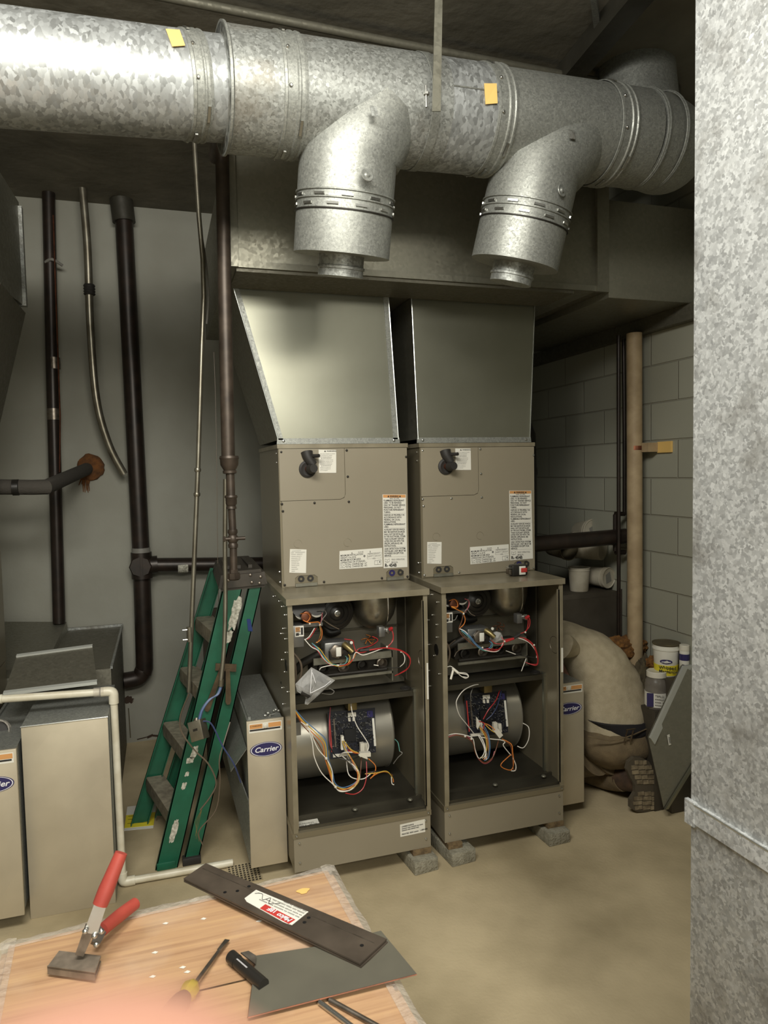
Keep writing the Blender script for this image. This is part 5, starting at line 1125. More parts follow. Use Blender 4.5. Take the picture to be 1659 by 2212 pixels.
# loose panel with bright hems leaning on the return duct
q = [pt(8, 1500, y=.33), pt(210, 1475, y=.33), pt(200, 1398, y=.62), pt(36, 1420, y=.62)]
LP = thing('loose_panel', 'loose grey sheet metal panel with two bright hemmed edges behind the white pipe', 'metal panel', (q[0]+q[1])/2)
n_ = (q[1]-q[0]).cross(q[3]-q[0]).normalized()
MB().slab(q, n_, .003).build('sheet', M['sheet_dark'], LP)
for a, c in ((q[0], q[1]), (q[3], q[2])): MB().obox((a+c)/2+n_*.004, (c-a)/2, (q[3]-q[0]).normalized()*.009, n_*.006).build('hemmed_edge', M['edge_highlight'], LP)
m_ = q[0]+(q[1]-q[0])*.46+(q[3]-q[0])*.55+n_*.004; ex = (q[1]-q[0]).normalized(); ey = (q[3]-q[0]).normalized()
MB().slab([m_-ex*.025-ey*.014, m_+ex*.022-ey*.004, m_+ex*.03+ey*.014, m_-ex*.015+ey*.008], n_, .001).build('small_sticker', M['label'], LP)
# left furnace and its filter cabinet (cut by the frame)
LF = thing('furnace', 'partly visible taupe furnace at the left edge of the photo', 'furnace', V((-1.2, .1, 0)))
MB().box((-1.56, .24, .78), (-1.055, .77, 1.66)).build('coil_case', M['tan_side'], LF)
MB().box((-1.56, .02, .09), (-1.055, .75, .775)).build('base_panel', M['tan_side'], LF)
FC3 = filter_cab(-1.050, -.907, .10, .056, .632, 'slim filter cabinet with badge cut off by the left edge of the photo', 2)
JR = thing('glass_jar', 'round clear container with dark contents at the left edge', 'jar', pt(0, 1605, y=.35))
q = pt(-2, 1580, y=.34); MB().lathe(q, (0,-1,.3), [(0,.03),(.002,.042),(.04,.045),(.05,.044),(.052,.040),(.004,.036)], 28).build('jar_wall', M['film'], JR)
MB().lathe(q, (0,-1,.3), [(0,.0),(.003,.034),(.03,.034),(.032,.0)], 24).build('dark_contents', M['rubber'], JR)
MB().tube([pt(18, 1612, y=.3), pt(30, 1608, y=.3), pt(38, 1612, y=.3)], .004, 6, sm=3).build('red_rag_scrap', M['red_grip'], **T('tiny scrap of red plastic on top of the left filter cabinet', 'scrap'))
# left trunk
LT = thing('left_trunk', 'sheet metal plenum cut off by the left edge above the left furnace', 'duct', V((-1.2, .3, 2.07)))
MB().hexa([V((-1.8,-.05,2.17)), V((-.93,-.05,2.17)), V((-.905,.66,2.22)), V((-1.8,.66,2.22)), V((-1.8,-.05,2.62)), V((-.93,-.05,2.62)), V((-.905,.66,2.62)), V((-1.8,.66,2.62))]).build('trunk_body', M['sheet_dull'], LT)
MB().box((-.93, -.06, 2.17), (-.90, -.03, 2.62)).build('corner_angle', M['galv'], LT)
MB().box((-.92, .64, 2.215), (-.893, .67, 2.60)).build('corner_angle', M['galv'], LT)
MB().hexa([V((-1.56,.26,1.665)), V((-1.055,.26,1.665)), V((-1.055,.76,1.665)), V((-1.56,.76,1.665)), V((-1.5,.20,2.19)), V((-.90,.20,2.19)), V((-.90,.66,2.19)), V((-1.5,.66,2.19))]).build('flared_boot', M['sheet_dark'], LT)
# yellow tag sheet on floor
YC = thing('paper_sheet', 'yellow and white printed sheet lying on the floor by the ladder', 'paper', V((-.56, .79, 0)))
q = [pt(275,1743,z=.002), pt(338,1735,z=.002), pt(331,1789,z=.002), pt(268,1795,z=.002)]
MB().slab(q, (0,0,1), .001).build('white_part', M['label'], YC)
q2_ = [q[3]+(q[0]-q[3])*.62, q[2]+(q[1]-q[2])*.62, q[2]+(q[1]-q[2])*.1, q[3]+(q[0]-q[3])*.1]
MB().slab([a+V((0,0,.001)) for a in q2_], (0,0,1), .0006).build('yellow_part', M['yellow'], YC)
b = MB()
for k in (.25,.42,.55): b.slab([q[3]+(q[0]-q[3])*k+V((.01,0,.0018)), q[2]+(q[1]-q[2])*k+V((-.02,0,.0018)), q[2]+(q[1]-q[2])*(k+.015)+V((-.02,0,.0018)), q[3]+(q[0]-q[3])*(k+.015)+V((.01,0,.0018))], (0,0,1), .0002)
b.build('printed_lines', M['ink'], YC)

# ---------------------------------------------------------------- alcove on the right
PO = thing('standing_pipe', 'tan painted vertical pipe standing by the block wall', 'pipe', V((1.70, .30, 0)))
MB().tube([V((1.70,.295,.012)), V((1.70,.30,1.2)), V((1.70,.305,2.145))], .035, 28).build('pipe_run', M['tan_pole'], PO)
MB().tube([V((1.655,.36,.02)), V((1.655,.36,2.145))], .009, 10).build('dark_line', M['iron'], PO)
MB().tube([V((1.652,.34,.02)), V((1.652,.34,.95))], .006, 8).build('dark_line', M['iron'], PO)
q = pt(1370, 968, x=1.70); MB().tube([V((1.70,.30,q.z-.010)), V((1.70,.30,q.z+.010))], .0335, 24).build('pipe_strap', M['copper'], PO)
MB().box((1.715, .27, q.z-.02), (XR-.002, .225, q.z+.022)).build('wood_backer', M['tan_pole'], PO)
b = MB(); b.box((XR-.012, .14, q.z-.025), (XR-.001, .23, q.z+.025)); b.build('foam_scrap', M['sticker'], PO)
BL = thing('black_branch_pipe', 'black horizontal pipe crossing in front of the white buckets', 'pipe', V((1.4, .44, 1.17)))
MB().tube([pt(1352, 1158, y=.40), pt(1145, 1176, y=.42)], .037, 20).build('horizontal_run', M['iron'], BL)
MB().tube([pt(1336, 1112, y=.42), pt(1330, 1112, y=.42), pt(1329, 1112, y=.42), pt(1329, 1190, y=.42)], .011, 10).build('side_branch', M['iron'], BL)
MB().tube([pt(1349, 1110, y=.42), pt(1329, 1110, y=.42)], .011, 10).build('side_branch', M['iron'], BL)
MB().tube([pt(1349, 1112, y=.42), pt(1349, 930, y=.42), V((pt(1347, 780, y=.42).x, .42, 2.14))], .009, 10).build('riser', M['iron'], BL)
MB().tube([pt(1330, 1193, y=.42), pt(1350, 1193, y=.42)], .012, 10).build('side_branch', M['iron'], BL)
DB = thing('dark_cabinet', 'dark grey steel cabinet in the alcove carrying the white buckets', 'cabinet', V((1.5, .9, 0)))
MB().box((1.335, .52, .005), (1.765, 1.35, .905), .004).build('cabinet_body', M['box_dark'], DB)
MB().box((1.345, .514, .02), (1.755, .52, .88)).build('front_panel', M['box_dark'], DB)
TD = thing('dark_round_duct', 'shadowy black upright round duct behind the right coil cabinet', 'duct', V((1.42, 1.1, .94)))
MB().lathe(V((1.42,1.05,.94)), (0,0,1), [(0,.17),(.55,.17),(.56,.175),(.58,.175),(.60,.17),(.78,.165),(.88,.13),(.93,.07),(.95,0)], 32).build('duct_shell', M['black_tank'], TD)
def bucket(c, ax, r, h, label, lid=False, openend=True, mt='bucket'):
    ax = V(ax).normalized(); f = thing('bucket', label, 'bucket', V(c), 'white buckets in the alcove')
    prof = [(0, 0), (0, r*.86), (.004, r*.88), (h*.86, r), (h*.87, r*1.05), (h*.91, r*1.05), (h*.92, r*1.01), (h*.97, r*1.01), (h*.975, r*1.06), (h, r*1.06)]
    if openend and not lid: prof += [(h, r*.98), (h*.1, r*.84), (h*.1, 0)]
    MB().lathe(c, ax, prof, 32, True).build('shell', M[mt], f)
    if lid: 
        l_ = MB().lathe(V(c)+ax*h, ax, [(0, r*1.08), (.008, r*1.08), (.010, r*1.0), (.006, r*.95), (.006, 0)], 32).build('lid', M[mt], f)
        u = ax.orthogonal().normalized(); v = ax.cross(u); cc_ = V(c)+ax*(h+.0066)
        MB().slab([cc_+(u*a+v*b_)*r for a, b_ in ((-.6,-.3),(.1,-.55),(.65,.2),(-.1,.6))], ax, .0008).build('lid_label', M['w_grey'], l_)
    return f
zc_ = .906
bucket(V((pt(1251,1276,y=.60).x, .60, zc_)), (0,0,1), .052, .120, 'upright white bucket on the dark cabinet, left of the one lying down')
q = pt(1312, 1248, y=.56); ax_ = V((.30,-.95,.0)).normalized(); bucket(q-ax_*.15, ax_, .050, .15, 'white bucket lying down with its printed lid facing out', lid=True)
q = pt(1303, 1186, y=.56); bucket(q, (-.55,.83,.08), .066, .16, 'white bucket on its side with its round bottom facing out, on top of the pile', openend=False)
q = pt(1230, 1186, y=.56); bucket(q+V((-.015,.14,0)), (.1,-.95,-.02), .052, .14, 'grimy stained bucket lying open end out at the left of the pile', mt='insul_face')
q = pt(1280, 1150, y=.76); bucket(q+V((0,.12,-.01)), (.05,-1,.1), .066, .12, 'white bucket mostly hidden behind the black pipe', lid=True)

# insulation heap
def heap(name, c, r, m, label, cat, seed, sub=4, amp=.35):
    b = MB(); b.ball((0,0,0), (1,1,1), sub)
    for v in b.bm.verts:
        n = noise.noise(v.co*2.2+V((seed,0,0)))+.5*noise.noise(v.co*6+V((0,seed,0)))+.25*noise.noise(v.co*18)
        v.co = v.co*(1+amp*n); v.co = V(c)+V((v.co.x*r[0], v.co.y*r[1], v.co.z*r[2])); v.co.z = max(v.co.z, .004)
    return b.build(name, M[m], **T(label, cat))
heap('insulation_batt', pt(1345, 1402, y=.33)+V((0,0,-.0)), (.13,.06,.06), 'insul', 'fluffy brown fibreglass insulation heaped behind the kneeling person', 'insulation', 3)
heap('insulation_batt', pt(1388, 1455, y=.24)+V((.0,0,-.13)), (.085,.05,.20), 'insul_face', 'dark dusty insulation batt between the kneeling person and the tubs', 'insulation', 8, 5, .22)
heap('insulation_tuft', pt(1415, 1432, y=.17)+V((0,0,.0)), (.045,.03,.03), 'insul', 'small brown tuft of insulation beside the margarine tub', 'insulation', 5)
ST = thing('storage_crate', 'dark narrow crate carrying the margarine tub beside the block wall', 'crate', V((1.72, .14, 0)))
MB().box((1.672, .012, .004), (1.775, .19, .595), .003).build('shelf_body', M['box_dark'], ST)
# margarine tub
tx = V((1.718, .105, .596))
TB = thing('margarine_tub', 'white margarine tub with a yellow band under a clear lid by the wall', 'tub', tx)
MB().lathe(tx, (0,0,1), [(0,0),(0,.046),(.004,.049),(.115,.055),(.118,.059),(.125,.059),(.126,.0565),(.138,.0565)], 36).build('tub_body', M['label'], TB)
MB().lathe(tx+V((0,0,.137)), (0,0,1), [(0,.057),(.004,.0605),(.009,.0605),(.010,.056),(.007,.054),(.007,0)], 36).build('lid', M['insul_face'], TB)
MB().lathe(tx, (0,0,1), [(.006,.0496),(.006,.0502),(.052,.0526),(.052,.052)], 36).build('yellow_band', M['yellow'], TB)
vd = (CAM-tx); vd.z = 0; vd.normalize(); vr = V((0,0,1)).cross(vd).normalized()
lp = tx+vd*.0545+V((0,0,.070))
ov = [lp+vr*(.026*math.cos(t*PI/12))+V((0,0,.010*math.sin(t*PI/12)))-vd*(.006*abs(math.cos(t*PI/12))) for t in range(24)]
MB().slab(ov, vd, .0012).build('oval_emblem', M['blue_logo'], TB)
text('emblem_lettering', "JAMES FARM", lp+vd*.0022-V((0,0,.003)), vr, (0,0,1), .0085, M['white_print'], TB, bold=.02, align='CENTER', width=.038)
text('tub_lettering', 'Whipped\nMargarine', tx+vd*.0535-vr*.030+V((0,0,.038)), vr, (0,0,1), .019, M['ink'], TB, bold=.02, spacing=.9)
jx = V((1.757, .035, .596))
WJ = thing('white_container', 'white container with a blue label and white cap at the duct edge', 'container', jx)
MB().lathe(jx, (0,0,1), [(0,0),(0,.019),(.003,.021),(.12,.021),(.122,.019)], 28).build('body', M['label'], WJ)
MB().lathe(jx, (0,0,1), [(.122,.019),(.123,.0215),(.145,.0215),(.147,.019),(.147,0)], 28).build('cap', M['part_w'], WJ)
MB().lathe(jx, (0,0,1), [(.08,.0211),(.08,.0216),(.108,.0216),(.108,.0211)], 28).build('blue_label', M['blue_logo'], WJ)
text('label_lettering', 'DO', jx+vd*.0222-vr*.012+V((0,0,.05)), vr, (0,0,1), .02, M['ink'], WJ, bold=.02)
# jar
gx = V((1.60, .10, .36)); gx = pt(1418, 1527, y=.1); gx.z = max(gx.z, 0)
SH = thing('low_shelf', 'small dark box under the white capped jar', 'box', V((gx.x, .12, 0)))
MB().box((gx.x-.045, .055, .004), (1.668, .15, gx.z), .002).build('box_body', M['box_dark'], SH)
GJ = thing('plastic_jar', 'dusty clear jar with a white cap behind the leaning panel', 'jar', gx)
MB().lathe(gx, (0,0,1), [(0,0),(0,.046),(.006,.050),(.105,.050),(.125,.046),(.140,.036),(.142,.036)], 36).build('jar_body', M['jar'], GJ)
MB().lathe(gx, (0,0,1), [(.14,.038),(.141,.043),(.163,.043),(.166,.040),(.164,.035),(.164,0)], 36).build('cap', M['part_w'], GJ)
vd2 = (CAM-gx); vd2.z = 0; vd2.normalize(); vr2 = V((0,0,1)).cross(vd2)
MB().lathe(gx, (0,0,1), [(.012,.0503),(.012,.0508),(.075,.0508),(.075,.0503)], 36).build('label_wrap', M['label'], GJ)
text('label_lettering', 'TEFLO\nxxxxxx\nxxxx xx\nxxxxx', gx+vd2*.0520-vr2*.006+V((0,0,.06)), vr2, (0,0,1), .013, M['ink'], GJ)
MB().obox(gx+vd2*.0505-vr2*.026+V((0,0,.045)), vr2*.014, vd2*.002, V((0,0,.03))).build('dark_label_patch', M['blue_logo'], GJ)
# leaning panel
q = [pt(1437,1745,z=.002), pt(1401,1592,y=.09), pt(1474,1438,y=.02), V((1.775,-.20,.64)), V((1.74,-.34,.002))]
q = [V((1.687,.0,.003)), V((1.600,.085,.345)), pt(1472,1437,x=1.765), pt(1520,1437,x=1.772), pt(1520,1600,x=1.72)]
PN = thing('leaning_panel', 'grey sheet metal panel with bright folded edge leaning at an angle by the wall', 'metal panel', q[0])
A_, B_, C_ = pt(1434,1745,y=-.02), pt(1400,1592,y=-.02), pt(1472,1437,y=-.02)
A_.z = max(A_.z, .004)
tl_ = C_; bl_ = B_; 
D_ = pt(1530,1470,y=-.09); E_ = pt(1530,1590,y=-.09)
MB().slab([A_, B_, C_, D_, E_], V((0,1,0)), .003).build('sheet', M['sheet_dull'], PN)
d = (C_-B_).normalized(); s_ = V((0,-1,0)).cross(d).normalized()
MB().slab([B_+V((0,-.004,0)), C_+V((0,-.004,0)), C_+V((.045,-.004,.0)), B_+V((.022,-.004,-.03))], (0,-1,0), .012).build('folded_edge', M['edge_highlight'], PN)
d2 = (E_-A_); MB().slab([A_+V((-.004,-.004,-.002)), A_+V((.012,-.004,-.002)), A_+(E_-A_)*.98+V((.012,-.004,0)), A_+(E_-A_)*.98+V((-.004,-.004,0))], (0,-1,0), .010).build('folded_edge', M['sheet'], PN)
q = pt(1445,1598,y=-.045); MB().slab([q+V((-.010,0,.022)), q+V((.002,0,.024)), q+V((.011,0,-.022)), q+V((-.001,0,-.024))], (0,-1,0), .001).build('barcode_label', M['label'], PN)
b = MB()
for k in range(7): b.slab([q+V((-.004+.0008*k,-.0015,.012-.0042*k)), q+V((.004+.0008*k,-.0015,.011-.0042*k)), q+V((.004+.0008*k,-.0015,.009-.0042*k)), q+V((-.004+.0008*k,-.0015,.010-.0042*k))], (0,-1,0), .0003)
b.build('barcode_bars', M['ink'], PN)

# ---------------------------------------------------------------- kneeling person
PR = thing('person', 'person kneeling and bent forward in a beige shirt and tan trousers beside the right furnace', 'person', V((1.5, .3, 0)))
def skinned(name, joints, edges, m, parent, sub=2, root=0):
    me = bpy.data.meshes.new(name); org = V(parent['_w'])
    me.from_pydata([V(j[0])-org for j in joints], edges, [])
    o = bpy.data.objects.new(name, me); col.objects.link(o); o.parent = parent; o['_w'] = tuple(org)
    md = o.modifiers.new('skin', 'SKIN'); md.use_smooth_shade = True; md.branch_smoothing = .6
    for i, j in enumerate(joints):
        sv = me.skin_vertices[0].data[i]; r = j[1]; sv.radius = r if isinstance(r, tuple) else (r, r); sv.use_root = (i == root)
    s_ = o.modifiers.new('sub', 'SUBSURF'); s_.levels = sub; s_.render_levels = sub
    bpy.context.view_layer.update()
    ev = o.evaluated_get(bpy.context.evaluated_depsgraph_get()); nm = bpy.data.meshes.new_from_object(ev)
    o.modifiers.clear(); o.data = nm; nm.materials.clear(); nm.materials.append(m); nm.name = name
    for p in nm.polygons: p.use_smooth = True
    return o
hip = V((1.50,.26,.285)); sh = V((1.36,.42,.66)); neck = V((1.31,.47,.71)); head = V((1.24,.52,.73))
kneeR = V((1.50,.46,.06)); kneeL = V((1.41,.44,.06)); ankR = V((1.55,.215,.10)); ankL = V((1.44,.34,.06))
body = [(hip,(.10,.09)), (V((1.45,.33,.42)),.095), (V((1.40,.38,.55)),.10), (sh,.085), (neck,.045), (head,(.06,.065)),
        (V((1.555,.27,.25)),.085), (V((1.51,.42,.16)),.07), (kneeR,.05), (V((1.54,.33,.07)),.045), (ankR,.028),
        (V((1.44,.28,.25)),.085), (V((1.38,.42,.17)),.07), (kneeL,.05), (V((1.37,.38,.05)),.045), (ankL,.03),
        (V((1.45,.45,.64)),.05), (V((1.42,.53,.47)),.036), (V((1.33,.54,.40)),.026), (V((1.33,.44,.63)),.05), (V((1.335,.50,.48)),.034), (V((1.32,.56,.42)),.025)]
eg = [(0,1),(1,2),(2,3),(3,4),(4,5),(0,6),(6,7),(7,8),(8,9),(9,10),(0,11),(11,12),(12,13),(13,14),(14,15),(3,16),(16,17),(17,18),(3,19),(19,20),(20,21)]
skinned('body', body, eg, M['skin'], PR)
for wp in (V((1.33,.54,.40)), V((1.32,.56,.42))):
    for k in range(4): MB().tube([wp, wp+V((-.045,.012*(k-1.5),-.02)), wp+V((-.075,.016*(k-1.5),-.045)), wp+V((-.085,.016*(k-1.5),-.07))], [.010,.009,.008,.006], 8, sm=3).build('finger', M['skin'], PR)
    MB().tube([wp, wp+V((-.02,-.03,-.02)), wp+V((-.04,-.04,-.045))], [.011,.009,.007], 8, sm=3).build('thumb', M['skin'], PR)
MB().ball(head+V((.005,.0,.025)), (.075,.08,.07), 3).build('hair', M['hair'], PR)
# shirt and trousers as lofted shells with silhouettes taken as real section widths
def loft(name, secs, m, parent, n=40, wr=.006, seed=1, caps=(True, True), sm=4):
    """secs: (centre, half-width vector, half-depth vector)"""
    cs = [s_[0] for s_ in secs]; ws = [s_[1] for s_ in secs]; ds = [s_[2] for s_ in secs]
    c_, _ = smooth_path(cs, 1, sm); w_, _ = smooth_path(ws, 1, sm); d_, _ = smooth_path(ds, 1, sm)
    b = MB(); rings = []
    for i, (c, w1, d1) in enumerate(zip(c_, w_, d_)):
        ring = []
        for k in range(n):
            a = 2*PI*k/n; ca, sa = math.cos(a), math.sin(a)
            ex = lambda v: math.copysign(abs(v)**.86, v)
            p = c+w1*ex(ca)+d1*ex(sa); p = p+noise.noise_vector(p*9+V((seed,0,0)))*wr+noise.noise_vector(V((p.x*24,p.y*24,p.z*8)))*wr*.5
            ring.append(b.bm.verts.new(p))
        rings.append(ring)
    for r0, r1 in zip(rings, rings[1:]):
        for k in range(n):
            f = b.bm.faces.new((r0[k], r0[(k+1)%n], r1[(k+1)%n], r1[k])); f.smooth = True
    if caps[0]: b.bm.faces.new(rings[0][::-1])
    if caps[1]: b.bm.faces.new(rings[-1])
    return b.build(name, m, parent)
R = lambda px, py, y: pt(px, py, y=y)
def sec(pl, pr_, y, dep, fwd=.0):   # section between two photo points at depth y, half depth dep
    a, c = R(pl[0], pl[1], y), R(pr_[0], pr_[1], y); w1 = (c-a)/2
    dn = V((0,1,0)); return ((a+c)/2, w1, V((0, dep, fwd)))
shirt_s = [sec((1262,1582), (1400,1556), .24, .115), sec((1262,1550), (1396,1528), .25, .125), sec((1250,1500), (1378,1480), .28, .13), sec((1232,1450), (1352,1425), .31, .13), sec((1216,1405), (1318,1382), .35, .12), sec((1200,1370), (1270,1355), .39, .10), sec((1196,1348), (1225,1342), .44, .06)]
sh_ = loft('shirt', shirt_s, M['shirt'], PR, wr=.012)
sl = loft('sleeve', [(R(1225,1400,.33), V((.06,0,.02)), V((0,.07,.02))), (R(1216,1395,.27)+V((.0,0,0)), V((.055,0,.03)), V((0,.055,.02))), (R(1206,1400,.22)+V((.02,0,0)), V((.045,0,.04)), V((0,.045,.02)))], M['shirt'], PR, seed=3)
tr_s = [sec((1275,1562), (1388,1548), .25, .09), sec((1262,1590), (1398,1572), .22, .115), sec((1262,1612), (1400,1598), .21, .125), sec((1268,1632), (1392,1620), .22, .12), sec((1282,1648), (1368,1640), .25, .09)]
tr_ = loft('trousers', tr_s, M['pants'], PR, wr=.004, seed=5)
loft('undershirt', [sec((1272,1556), (1398,1545), .212, .10), sec((1300,1578), (1392,1566), .208, .10), sec((1318,1590), (1372,1582), .20, .085)], M['waist'], PR, seed=6, wr=.003)
for s0, s1_, s2_ in ((V((1.53,.24,.20)), V((1.52,.36,.13)), V((1.50,.44,.07))), (V((1.45,.26,.20)), V((1.42,.36,.13)), V((1.41,.42,.07)))):
    MB().tube([s0, s1_, s2_, s2_+V((.0,.02,-.02))], [.09,.07,.058,.045], 24, sm=5).build('trouser_leg', M['pants'], PR)
MB().tube([V((1.50,.44,.06)), V((1.545,.30,.065)), V((1.555,.19,.10))], [.06,.055,.052], 20, sm=4).build('trouser_leg', M['pants'], PR)
# belt loops / strap
for dx in (0, 13): MB().tube([pt(1352+dx+3, 1578, y=.08), pt(1348+dx, 1604, y=.085)], .0035, 6).build('belt_loop', M['bracket'], PR)
MB().tube([pt(1270,1590,y=.10), pt(1320,1600,y=.088), pt(1360,1590,y=.083), pt(1396,1575,y=.11)], .003, 6, sm=4).build('waistband_seam', M['pants'], PR)
MB().tube([pt(1353,1577,y=.078), pt(1372,1574,y=.078)], .003, 6).build('belt_loop_tie', M['bracket'], PR)
# boot, sole toward the camera
bt = loft('boot', [(pt(1352,1650,y=.22), V((.035,0,.0)), V((0,.03,.035))), (pt(1362,1668,y=.17), V((.045,0,.0)), V((0,.03,.045))), (pt(1378,1685,y=.13), V((.045,0,-.01)), V((0,.035,.075))), (pt(1385,1692,y=.085), V((.043,0,-.012)), V((0,.01,.10)))], M['boot'], PR, wr=.003, seed=2)
MB().tube([V((1.555,.215,.10)), V((1.575,.15,.115)), V((1.60,.10,.12))], [.056,.055,.05], 20, sm=3).build('boot_shaft', M['boot'], PR)
so = [(1358,1646),(1370,1636),(1386,1637),(1402,1645),(1411,1660),(1415,1680),(1421,1705),(1428,1725),(1426,1742),(1412,1750),(1392,1754),(1374,1753),(1362,1745),(1362,1728),(1372,1712),(1372,1696),(1362,1680),(1354,1662)]
ysol = .062
sole_p = [pt(a, c, y=ysol) for a, c in so]
for p in sole_p: p.z = max(p.z, .003)
sole = MB().slab(sole_p, (0,1,0), .018).build('boot_sole', M['sole_dark'], PR)
# tread blocks
cx_, cy2 = 1391, 1695
def tread(poly): 
    ps = [pt(a, c, y=ysol) for a, c in poly]
    for p in ps: p.z = max(p.z, .003)
    MB().slab(ps, (0,-1,0), .004).build('tread_lug', M['sole'], sole)
for row in range(5):
    y0_ = 1641+row*10.5; 
    xl = [1370,1362,1364,1370,1374][row]; xr2 = [1396,1407,1411,1413,1414][row]; n_ = 3
    for k in range(n_):
        a = xl+(xr2-xl)*k/n_+.8; c = xl+(xr2-xl)*(k+1)/n_-.8
        tread([(a, y0_+2), (c, y0_+1), (c+.5, y0_+9.5), (a+.5, y0_+10.5)])
for row in range(4):
    y0_ = 1709+row*10; xl = [1376,1368,1366,1370][row]; xr2 = [1420,1425,1426,1420][row]; n_ = 3
    for k in range(n_):
        a = xl+(xr2-xl)*k/n_+.8; c = xl+(xr2-xl)*(k+1)/n_-.8
        tread([(a, y0_+2), (c, y0_), (c+.8, y0_+8), (a+.8, y0_+10)])

# ---------------------------------------------------------------- near duct on the right
ND = thing('near_duct', 'large upright worn galvanised duct close to the camera at the right', 'duct', V((.8, -1.9, 0)))
MB().box((.512, -2.9, .02), (1.25, -1.415, ZC-.005), .002).build('duct_body', M['galv_near'], ND)
cl = MB(); cl.box((.505, -2.9, .868), (.512, -1.412, .906)); cl.build('drive_cleat', M['galv_near'], ND)
MB().tube([V((.506,-2.9,.904)), V((.506,-1.410,.904))], .0022, 8).build('cleat_lip', M['edge'], ND)
MB().box((.504, -1.432, .862), (.512, -1.408, .908)).build('cleat_end_fold', M['galv_near'], ND)

# ---------------------------------------------------------------- wrapped crate used as work table
TZ = .71
c00, c01 = V((-.712,-1.112,TZ)), V((-.103,-1.07,TZ)); ex = (c01-c00).normalized(); ey = V((ex.y,-ex.x,0))
CR = thing('wrapped_crate', 'film wrapped wood grain crate used as a work table in the foreground', 'crate', V((-.4,-1.5,0)))
def cpt(u, v, z=TZ): q = c00+ex*u+ey*v; return V((q.x, q.y, z))
WU, LV = (c01-c00).length, 1.15
b = MB(); b.hexa([cpt(0,LV,.02), cpt(WU,LV,.02), cpt(WU,0,.02), cpt(0,0,.02), cpt(0,LV), cpt(WU,LV), cpt(WU,0), cpt(0,0)])
bmesh.ops.bevel(b.bm, geom=b.bm.edges[:], offset=.012, segments=3, affect='EDGES')
o = b.build('crate_body', M['wood_wrap'], CR)
b = MB(); rd = random.Random(4); m = 40
for side, (p0, p1) in enumerate(((cpt(-.003,-.003), cpt(WU+.003,-.003)), (cpt(WU+.003,-.003), cpt(WU+.003,LV)), (cpt(-.003,-.003), cpt(-.003,LV)))):
    rows = []
    outv = [-ey, ex, -ex][side]
    for i in range(m+1):
        p = p0+(p1-p0)*i/m; j = lambda: rd.uniform(-.002,.002)
        rows.append([p-outv*.026+V((0,0,.0015+abs(j())*.5)), p-outv*.012+V((j(),j(),.003+abs(j()))), p+outv*(.002+abs(j()))+V((0,0,-.003+j())), p+outv*(.005+abs(j()))+V((0,0,-.03)), p+outv*(.004+abs(j()))+V((0,0,-.10))])
    for r0, r1 in zip(rows, rows[1:]):
        for k in range(4): b.add([r0[k], r0[k+1], r1[k+1], r1[k]], [(0,1,2,3)], True)
bmesh.ops.remove_doubles(b.bm, verts=b.bm.verts[:], dist=1e-5)
b.build('plastic_film', M['film'], CR)
T2 = lambda px, py, dz=0.: pt(px, py, z=TZ+dz)
blk_ = blotch
q = T2(655, 1925, .001); MB().slab([q+V((.012*math.cos(t)*(1+.3*math.sin(3*t)), .009*math.sin(t), 0)) for t in [k*PI/8 for k in range(16)]], (0,0,1), .0006).build('torn_patch', M['sticker'], CR)
for px, py in ((358,1995),(335,2058),(560,1990),(405,2100),(395,2090),(440,1985),(330,2110)):
    q = T2(px, py, .0008); MB().slab([q+V((.005,.0,0)), q+V((.0,.004,0)), q+V((-.006,.001,0)), q+V((.001,-.003,0))], (0,0,1), .0004).build('film_fleck', M['label'], CR)
MB().tube([T2(430,2140,.001), T2(560,2110,.001), T2(700,2085,.001), T2(760,2060,.001)], .0012, 4).build('pencil_line', M['bracket'], CR)
# black plastic on the floor, left
heap('plastic_film_heap', V((-.80,-.72,.10)), (.10,.10,.10), 'plastic_blk', 'crumpled black plastic beside the crate at the left edge', 'plastic film', 11, 4, .5)

# folding tool: two stacked dark plates with label
FT = thing('folding_tool', 'long dark steel folding tool with a red and white label on the crate', 'tool', T2(610, 1985))
dz0 = .010
A_, B_, C_, D_ = T2(397,1905,dz0), T2(445,1872,dz0), T2(838,2038,dz0), T2(780,2092,dz0)
MB().slab([A_, B_, C_, D_], (0,0,1), .003).build('lower_plate', M['dark_plate'], FT)
sh4 = lambda p: p+V((0,0,.0045))
MB().slab([sh4(A_), sh4(B_), sh4(C_+(B_-C_)*.005), sh4(D_+(A_-D_)*.005)], (0,0,1), .003).build('upper_plate', M['dark_plate'], FT)
FQ = lambda u, v, h=.0077: A_+(D_-A_)*u+(B_-A_)*v+(C_-D_-(B_-A_))*(u*v)+V((0,0,h))
MB().tube([FQ(.02,.72), FQ(.5,.72), FQ(.97,.72)], .0007, 4).build('scribe_line', M['steel_dark'], FT)
for u, v in ((.30,.80),(.28,.45),(.24,.2),(.66,.62),(.665,.42),(.60,.16),(.94,.5)): MB().lathe(FQ(u, v, .0077), (0,0,1), [(0,.0035),(.0003,.0035)], 12).build('rivet_hole', M['chip'], FT)
la_ = MB().slab([FQ(.345,.30), FQ(.345,.78), FQ(.635,.80), FQ(.635,.16), FQ(.60,.12), FQ(.37,.22)], (0,0,1), .0005).build('paper_label', M['label'], FT)
MB().slab([FQ(.45,.20,.0083), FQ(.45,.42,.0083), FQ(.625,.36,.0083), FQ(.62,.14,.0083)], (0,0,1), .0003).build('red_band', M['red_ink'], la_)
rr = (FQ(0,.5)-FQ(1,.5)).normalized(); uu = (FQ(.5,0)-FQ(.5,1)).normalized()
text('label_lettering', '18F', FQ(.528,.38,.0088), rr, uu, .014, M['white_print'], la_, bold=.03)
